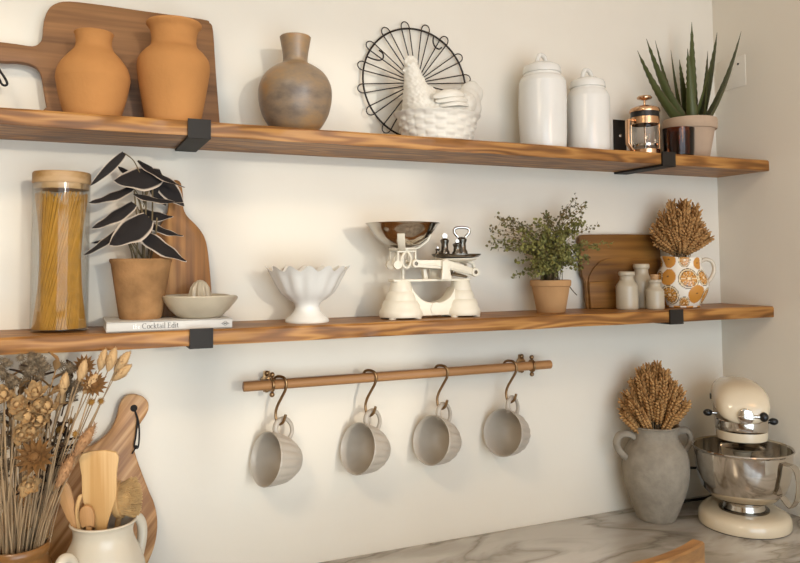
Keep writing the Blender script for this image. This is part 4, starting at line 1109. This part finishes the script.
CX, CY = .062, -.198
def crock():
    t = thing('utensil_crock', 'cream glazed two-handled crock full of wooden utensils', 'utensil pot', (CX, CY, ZC))
    P = [(.048, 0), (.053, .004), (.061, .03), (.069, .075), (.071, .105), (.068, .135), (.060, .160), (.0510, .180), (.0480, .193), (.0500, .205), (.0545, .212)]
    MB().lathe(hollow(prof_smooth(P, 5), .006), 60, None, lambda a, r, z, j: (r*(1+.01*sin(2*a+z*15)), z)).build('body', M['crock'], t)
    for s, e in ((1, Vector((-.72, -.70, 0))), (-1, Vector((.80, .45, 0)))):
        e.normalize()
        h = spline([e*.060+Vector((0, 0, .154)), e*.072+Vector((0, 0, .174)), e*.088+Vector((0, 0, .178)), e*.098+Vector((0, 0, .160)), e*.095+Vector((0, 0, .132)), e*.083+Vector((0, 0, .110)), e*.068+Vector((0, 0, .100))], 5)
        if s < 0: h = spline([e*.049+Vector((0, 0, .197)), e*.060+Vector((0, 0, .203)), e*.070+Vector((0, 0, .197)), e*.076+Vector((0, 0, .182)), e*.076+Vector((0, 0, .160)), e*.071+Vector((0, 0, .138)), e*.066+Vector((0, 0, .126))], 5)
        MB().tube(h, .0085, 12).build('handle', M['crock'], t)
crock()
def utensil(name, label, cat, outline, mat, foot, up, face, th):
    """flat outline (u along width, v along length) standing in the crock"""
    foot = Vector(foot); up = Vector(up)
    Mx = frame(foot, face, up)     # local x = width axis
    t = thing(name, label, cat, foot, Mx.to_euler())
    MB().prism([(p.x, p.y) for p in spline([(a, b, 0) for a, b in outline], 3, True)], -th/2, th/2, min(.002, th*.3)).build('blade', M[mat], t)
    return t
zf = ZC+.02
utensil('wooden_spatula', 'broad square-ended pale wooden spatula standing tallest in the crock', 'kitchen utensil',
        [(-.010, 0), (-.010, .15), (-.0105, .185), (-.0125, .205), (-.021, .232), (-.0270, .252), (-.028, .29), (-.0275, .327), (.0275, .327), (.028, .29), (.0270, .252), (.021, .232), (.0125, .205), (.0105, .185), (.010, .15), (.010, 0)], 'beech', (.062, -.20, zf-.01), (-.03, -.09, 1), (1, -.25, 0), .007)
utensil('wooden_spoon', 'slanted flat-edged wooden spoon at the left of the crock', 'kitchen utensil',
        [(-.005, 0), (-.005, .19), (-.008, .215), (-.012, .245), (-.011, .258), (.004, .278), (.010, .262), (.009, .235), (.005, .205), (.005, 0)], 'beech2', (.068, -.203, zf), (-.265, -.02, 1), (1, -.2, .2), .006)
utensil('wooden_spoon', 'small oval wooden spoon beside the broad spatula in the crock', 'kitchen utensil',
        [(-.004, 0), (-.004, .18), (-.009, .195), (-.012, .212), (-.0095, .228), (0, .234), (.0095, .228), (.012, .212), (.009, .195), (.004, .18), (.004, 0)], 'beech2', (.062, -.212, zf), (-.125, -.07, 1), (1, -.3, 0), .008)
t = thing('wooden_whisk', 'bent wooden loop utensil between the two spoons in the crock', 'kitchen utensil', (.06, -.195, zf))
MB().tube(spline([(-.01, -.004, 0), (-.026, -.012, .12), (-.0365, -.016, .19), (-.040, -.018, .22), (-.035, -.019, .243), (-.026, -.018, .232), (-.026, -.016, .19), (-.016, -.010, .12), (0, 0, .02)], 6), .0036, 8).build('loop', M['beech'], t)
def brush():
    t = thing('dish_brush', 'round wooden dish brush with tan bristles at the right of the crock', 'brush', (.066, -.185, zf))
    MB().tube([(0, 0, 0), (.012, 0, .11), (.020, -.002, .185), (.024, -.002, .20)], .005, 10).build('handle', M['beech'], t)
    d = Vector((.78, -.30, .12)).normalized(); c = Vector((.022, -.002, .222))
    Rm = frame(c, (0, 0, 1), d)
    MB().lathe([(0, -.006), (.030, -.006), (.032, -.002), (.031, .005), (0, .006)], 32, Rm).build('head', M['beech'], t)
    random.seed(4); m = MB()
    for i in range(420):
        a = 2.39996*i; r = .026*sqrt((i+.5)/420); e = Vector((cos(a)*r, sin(a)*r, .005)); q = Vector((cos(a)*r*1.35, sin(a)*r*1.35, .034-.010*(r/.029)**2+random.uniform(-.003, .003)))
        m.tube([e, q], [.0011, .0007], 4, M=Rm)
    m.lathe([(.026, .004), (.03, .02), (.026, .024), (0, .027)], 24, Rm)
    o = m.build('bristles', M['bristle'], t); o['kind'] = 'stuff'
brush()

# dried flowers
VX, VY = -.070, -.200
vz = [(.044, 0), (.047, .003), (.056, .03), (.060, .07), (.060, .105), (.057, .140), (.0515, .160), (.0485, .170), (.0475, .176), (.050, .182), (.0515, .188), (.050, .193)]
vb = vase('brown_vase', 'brown glazed vase crowded with dried flowers at the left edge', VX, VY, ZC, vz, 'brownvase')

HD = {}
def heads():
    random.seed(8)
    def fuzzball(r, n, ln, th):
        m = MB(); m.ell((0, 0, 0), (r*.8,)*3, 12, 8)
        for i in range(n):
            z = 1-2*(i+.5)/n; a = 2.39996*i; q = sqrt(1-z*z); d = Vector((q*cos(a), q*sin(a), z))
            m.tube([d*r*.6, d*(r+ln*random.uniform(.6, 1))], [th, th*.35], 4, caps=False)
        return m
    m = MB(); P = [(max(0, sin(pi*i/10))**.75*.0075, -.002+.030*i/10) for i in range(11)]; P[0] = (0, P[0][1]); P[-1] = (0, P[-1][1]); m.lathe(P, 12)
    for i in range(130):
        u = random.random(); a = random.uniform(0, 6.3); r = .0075*sin(pi*u)**.75; d = Vector((cos(a)*.7, sin(a)*.7, 1)).normalized(); p = Vector((r*cos(a)*.92, r*sin(a)*.92, -.002+.030*u)); m.tube([p, p+d*.0042*sin(pi*min(u+.12, .9))], [.0006, .0002], 3, caps=False)
    HD['bunny'] = (m.mesh('head', 180), 'bunny')
    m = MB(); P = [(sin(pi*(i/10)**1.1)**.8*.009, .062*i/10) for i in range(11)]; P[0] = (0, 0); P[-1] = (0, .062); m.lathe(P, 12)
    for i in range(180):
        u = random.random(); a = random.uniform(0, 6.3); r = .009*sin(pi*u**1.1)**.8; p = Vector((r*cos(a)*.9, r*sin(a)*.9, .062*u)); m.tube([p, p+Vector((cos(a), sin(a), 1.6)).normalized()*.007], [.0006, .0002], 3, caps=False)
    HD['plume'] = (m.mesh('head', 180), 'plume')
    m = MB()
    for k in range(5):
        c = Vector((random.gauss(0, .007), random.gauss(0, .007), random.gauss(.004, .006)))
        b = fuzzball(.0075, 60, .004, .0008); m.add(b.v, b.f, Matrix.Translation(c))
    HD['fuzz'] = (m.mesh('head', 180), 'fuzz')
    b = fuzzball(.0042, 40, .0018, .0007); HD['button'] = (b.mesh('head', 180), 'button')
    m = MB()
    for ring, (n, l, w, tilt) in enumerate(((14, .019, .006, 1.35), (12, .016, .0055, 1.0), (9, .011, .005, .6))):
        for k in range(n):
            a = 2*pi*k/n+ring*.2; d = Vector((cos(a)*sin(tilt), sin(a)*sin(tilt), cos(tilt))); s = Vector((-sin(a), cos(a), 0)); p0 = d*.002; p1 = d*l*.55; p2 = d*l+Vector((0, 0, .003))
            u = Vector((0, 0, .0007))
            m.add([p0, p1+s*w*.5, p2, p1-s*w*.5, p1-u*2], [(0, 1, 4), (1, 2, 4), (2, 3, 4), (3, 0, 4)])
    m.ell((0, 0, .003), (.006, .006, .004), 10, 6)
    HD['straw'] = (m.mesh('head', 180), 'strawflower')
    m = MB()
    for k in range(9):
        a = k*2.4; tilt = .35+.12*k; d = Vector((cos(a)*sin(tilt), sin(a)*sin(tilt), cos(tilt))); nrm = Vector((cos(a)*cos(tilt), sin(a)*cos(tilt), -sin(tilt)))
        vs = []; fs = []; l = .022; w = .0145; n = 5; c = 4; s = d.cross(nrm).normalized()
        for i in range(n+1):
            u = i/n; ww = w*.5*sin(pi*(.12+.83*u))**.8
            for j in range(c+1):
                v = j/c*2-1; vs.append(d*l*u+s*ww*v+nrm*(.006*sin(pi*u)-.003*v*v)+Vector((0, 0, -.003)))
        for i in range(n):
            for j in range(c): o = i*(c+1)+j; fs.append((o, o+1, o+c+2, o+c+1))
        m.add(vs, fs)
    m.ell((0, 0, .003), (.005, .005, .006), 8, 6)
    HD['petal'] = (m.mesh('head', 180), 'petal')
    m = MB()
    for k in range(5):
        a = k*2.4; z = -.012*k; d = Vector((cos(a)*.8, sin(a)*.8, .7)).normalized(); s = d.cross(Vector((0, 0, 1))).normalized(); nrm = s.cross(d); l = .030; w = .011
        vs = []; fs = []
        for i in range(7):
            u = i/6; ww = w*.5*sin(pi*(.05+.93*u))
            for v in (-1, 0, 1): vs.append(Vector((0, 0, z))+d*l*u+s*ww*v+nrm*(-.008*u*u+.0025*abs(v)))
        for i in range(6):
            for j in (0, 1): o = 3*i+j; fs.append((o, o+1, o+4, o+3))
        m.add(vs, fs)
    m.tube([(0, 0, -.06), (0, 0, .004)], .001, 5)
    HD['leafy'] = (m.mesh('head', 180), 'leafdry')
    global DARK
    DARK = HD['leafy'][0].copy(); DARK.materials.append(M['darkleaf'])
    for k, (me, mt) in HD.items(): me.materials.append(M[mt])
heads()
DRIED = [
 ('bunny',(0.052,-0.206,1.385),(.3,1)),('bunny',(0.065,-0.214,1.384),(.35,1)),('bunny',(0.077,-0.198,1.381),(.9,1)),('bunny',(0.074,-0.196,1.365),(1.4,1)),
 ('bunny',(0.027,-0.235,1.352),(.8,1)),('bunny',(0.020,-0.239,1.373),(.3,1)),('bunny',(-0.014,-0.181,1.317),(.2,.6)),('bunny',(-0.006,-0.222,1.351),(.2,1)),
 ('bunny',(0.012,-0.170,1.341),(.5,1)),('plume',(0.012,-0.235,1.232),(.75,1)),('plume',(-.012,-.235,1.185),(.55,1)),
 ('fuzz',(-0.094,-0.200,1.385),0),('fuzz',(-0.059,-0.200,1.386),0),('fuzz',(-0.044,-0.198,1.389),0),('fuzz',(-0.035,-0.200,1.375),0),('fuzz',(-0.056,-0.200,1.370),0),
 ('fuzz',(0.002,-0.200,1.369),0),('fuzz',(0.014,-0.200,1.338),0),('fuzz',(-0.082,-0.200,1.353),0),('fuzz',(-0.093,-0.200,1.257),0),('fuzz',(-0.085,-0.200,1.219),0),('fuzz',(-.10,-.21,1.30),0),
 ('straw',(0.027,-0.199,1.377),0),('straw',(-0.043,-0.255,1.244),1),('straw',(0.041,-0.238,1.350),0),
 ('petal',(-0.046,-0.245,1.346),0),('petal',(-0.043,-0.245,1.323),0),('petal',(-0.055,-0.245,1.310),0),('petal',(-0.038,-0.245,1.301),0),('petal',(-0.066,-0.245,1.279),0),
 ('petal',(-0.028,-0.245,1.319),0),('petal',(-0.073,-0.245,1.327),0),('petal',(-0.052,-0.245,1.283),0),('petal',(-0.053,-0.245,1.199),0),('petal',(-0.090,-0.245,1.344),0),
 ('button',(0.008,-0.178,1.282),0),('button',(0.015,-0.233,1.271),0),('button',(0.038,-0.230,1.321),0),('button',(0.054,-0.225,1.320),0),('button',(-0.081,-0.172,1.249),0),('button',(-0.008,-0.209,1.275),0),
 ('leafy',(-0.070,-0.196,1.357),0),('leafy',(-0.021,-0.219,1.335),0),('leafy',(-0.033,-0.204,1.276),0),('leafy',(-0.014,-0.202,1.385),0),('leafy',(-0.084,-0.199,1.296),0),
 ('leafy',(-0.052,-0.199,1.163),0),('leafy',(-0.040,-0.177,1.135),0),('leafy',(-0.015,-0.192,1.230),0),('leafy',(-0.094,-0.175,1.367),0)]
INFO = {'bunny': ('bunny_tail_stem', 'fluffy beige bunny-tail grass stem in the dried arrangement', 'bunny-tail grass in the brown vase'),
        'plume': ('plume_grass_stem', 'long slender tan plume of grass leaning out of the dried arrangement', 'tan plumes in the brown vase'),
        'fuzz': ('statice_stem', 'grey fuzzy dried flower cluster in the brown vase', 'grey fuzzy flowers in the brown vase'),
        'straw': ('strawflower_stem', 'brown dried daisy-like flower in the brown vase', 'brown daisy-like flowers in the brown vase'),
        'petal': ('petal_flower_stem', 'golden dried papery-petalled flower in the brown vase', 'papery flowers in the brown vase'),
        'button': ('button_flower_stem', 'tiny mustard button flower on a thin stem in the brown vase', 'button flowers in the brown vase'),
        'leafy': ('dried_leaf_stem', 'dried stem with curled tan leaves in the brown vase', 'leafy dried stems in the brown vase')}
random.seed(14)
SM = {}
def dry_stem(foot, head, t):
    foot = Vector(foot); v = Vector(head)-foot
    q = Vector((VX, VY, ZC+.20))-foot
    P = spline([Vector((0, 0, 0)), Vector((v.x*.22, v.y*.22, v.z*.42)), Vector((v.x*.58+random.gauss(0, .006), v.y*.58+random.gauss(0, .006), v.z*.72)), v], 5)
    MB().tube(P, [random.uniform(.0008, .0013)]*len(P), 5).build('stem', M['straw'], t)
    return (P[-1]-P[-3]).normalized()
for kind, hp, dr in DRIED:
    nm, lb, gr = INFO[kind]
    hp = Vector(hp)
    if kind == 'bunny': hp.z -= .015
    foot = Vector((VX+max(-.03, min(.03, (hp.x-VX)*.15))+random.uniform(-.01, .01), VY+random.uniform(-.02, .02), ZC+.02))
    t = thing(nm, lb, 'dried flower', foot, (0, 0, 0), gr)
    d = dry_stem(foot, hp, t)
    if kind in ('petal', 'straw'): d = Vector((random.uniform(-.2, .3), -1, random.uniform(.2, .5)))
    elif kind == 'fuzz': d = Vector((random.uniform(-.3, .3), -.4, 1))
    elif dr: d = Vector((dr[0]*.8, -.25*dr[0], dr[1]))
    if kind == 'petal': d = Vector((random.uniform(-.7, .7), -1, random.uniform(-.1, 1.1)))
    s = {'bunny': 1.25, 'plume': 1, 'fuzz': .85, 'straw': 1.15, 'petal': .95, 'button': 1.25, 'leafy': 1.1}[kind]*random.uniform(.92, 1.1)
    if dr == 1: s = 1.7
    hd = put(HD[kind][0], 'head', None, t, hp-foot, aim(d)); hd.scale = (s*.86, s*.86, s*1.12) if kind == 'bunny' else (s,)*3
for i in range(18):
    hp = Vector((random.uniform(-.13, .012), random.uniform(-.20, -.15), random.uniform(1.16, 1.375)))
    hp.x = min(hp.x, VX+.02+(hp.z-1.1)*.36)
    foot = Vector((VX+random.uniform(-.02, .02), VY+random.uniform(-.02, .02), ZC+.02))
    t = thing('dark_leaf_stem', 'dark brown stem of shrivelled leaves deep inside the dried arrangement', 'dried flower', foot, (0, 0, 0), 'dark leafy stems in the brown vase')
    d = dry_stem(foot, hp, t); hd = put(DARK, 'head', None, t, hp-foot, aim(d+Vector((0, 0, .3)))); hd.scale = (1.25,)*3; hd.rotation_euler.rotate_axis('Z', random.uniform(0, 6))
# bare stalks and thin straws filling the bunch
for i in range(40):
    a = random.uniform(-1, 1); hp = Vector((VX+.012+a*.075, VY+random.uniform(-.05, .03), ZC+.2+random.uniform(.10, .26)))
    hp.x = min(hp.x, VX+.02+(hp.z-1.1)*.42)
    foot = Vector((VX+a*.022, VY+random.uniform(-.028, .028), ZC+.02))
    t = thing('dried_stalk', 'thin bare tan stalk standing among the dried flowers in the brown vase', 'dried flower', foot, (0, 0, 0), 'bare stalks in the brown vase')
    dry_stem(foot, hp, t)

# ------------------------------------------------------------------ stool in front of the worktop
def stool():
    cx, cy = .776, -.515
    t = thing('bar_stool', 'wooden bar stool whose curved back rail rises at the lower edge of the view', 'bar stool', (cx, cy, 0))
    R = .40; oy = .220; zt = 1.099; vs = []; fs = []; n = 36        # arc centre lies oy behind the seat centre
    P = lambda a, r, z: Vector((r*cos(radians(a)), oy+r*sin(radians(a)), z))
    for i in range(n+1):
        a = -114+48*i/n
        for (r, z) in ((R-.010, zt-.085), (R+.010, zt-.085), (R+.011, zt-.003), (R+.008, zt), (R-.008, zt), (R-.011, zt-.003)): vs.append(P(a, r, z))
    for i in range(n):
        for k in range(6): l = (k+1) % 6; fs.append((i*6+k, i*6+l, i*6+6+l, i*6+6+k))
    fs += [(5, 4, 3, 2, 1, 0), tuple(n*6+k for k in range(6))]
    MB().add(vs, fs).build('back_rail', M['stool'], t)
    MB().lathe([(0, .64), (.160, .64), (.170, .648), (.170, .668), (.160, .676), (0, .672)], 48).build('seat', M['stool'], t)
    for a, b in ((-110, -150), (-97, -112), (-83, -68), (-70, -30)):
        MB().tube([(.15*cos(radians(b)), .15*sin(radians(b)), .66), P(a, R, zt-.07)], .009, 10).build('back_spindle', M['stool'], t)
    for a in (45, 135, 225, 315):
        e = Vector((cos(radians(a)), sin(radians(a)), 0)); MB().tube([e*.22, e*.12+Vector((0, 0, .65))], [.013, .018], 12).build('leg', M['stool'], t)
    MB().tube([Vector((.182*cos(b), .182*sin(b), .24)) for b in [2*pi*i/40 for i in range(40)]], .009, 8, True).build('footrest_ring', M['stool'], t)
stool()

# ------------------------------------------------------------------ light
W = bpy.data.worlds.new('daylight'); scene.world = W; W.use_nodes = True
bg = W.node_tree.nodes['Background']; bg.inputs['Color'].default_value = (.80, .90, 1.0, 1); bg.inputs['Strength'].default_value = 1.0
def light(name, kind, loc, direction, energy, color, **kw):
    l = bpy.data.lights.new(name, kind); l.energy = energy; l.color = color
    for k, v in kw.items(): setattr(l, k, v)
    o = bpy.data.objects.new(name, l); COL.objects.link(o); o.location = loc
    o.rotation_euler = Vector(direction).to_track_quat('-Z', 'Y').to_euler(); return o
light('sun', 'SUN', (1.5, -5, 2.5), (-.235, .95, -.105), .95, (1.0, .94, .83), angle=radians(2.2))
light('window_daylight', 'AREA', ((WX0+WX1)/2, RY0-.16, (WZ0+WZ1)/2), (-.12, 1, 0), 82, (.67, .83, 1.0), shape='RECTANGLE', size=WX1-WX0, size_y=WZ1-WZ0)
light('overhead_fill', 'AREA', (-.6, -1.5, RH-.03), (0, 0, -1), 21, (1.0, .80, .58), shape='DISK', size=.5)  # fill light added overhead, not an actual fitting
light('warm_fill', 'POINT', (1.15, -1.35, 2.05), (0, 0, -1), 6, (1.0, .46, .16), shadow_soft_size=.12)  # orange fill added to warm the right wall and corner, no real fixture

# ------------------------------------------------------------------ camera
cam = bpy.data.cameras.new('camera'); co = bpy.data.objects.new('camera', cam); COL.objects.link(co); scene.camera = co
F, YAW, PITCH, ROLL = 749.2, .4164, .0541, .0061
cam.sensor_fit = 'HORIZONTAL'; cam.sensor_width = 36; cam.lens = F*36/800
cam.shift_y = -(281.5-221.49)/800; cam.clip_start = .02
co.location = (0, -1.6, 1.5514)
fw = Vector((sin(YAW)*cos(PITCH), cos(YAW)*cos(PITCH), sin(PITCH))); rt = Vector((cos(YAW), -sin(YAW), 0)); up = rt.cross(fw)
r2 = rt*cos(ROLL)-up*sin(ROLL); u2 = rt*sin(ROLL)+up*cos(ROLL)
co.rotation_euler = Matrix((r2, u2, -fw)).transposed().to_euler()
vs_ = scene.view_settings; vs_.view_transform = 'Standard'; vs_.look = 'None'; vs_.gamma = 1; vs_.use_curve_mapping = False; vs_.exposure = -0.08
scene.cycles.use_denoising = True
scene.cycles.max_bounces = 10; scene.cycles.transparent_max_bounces = 16
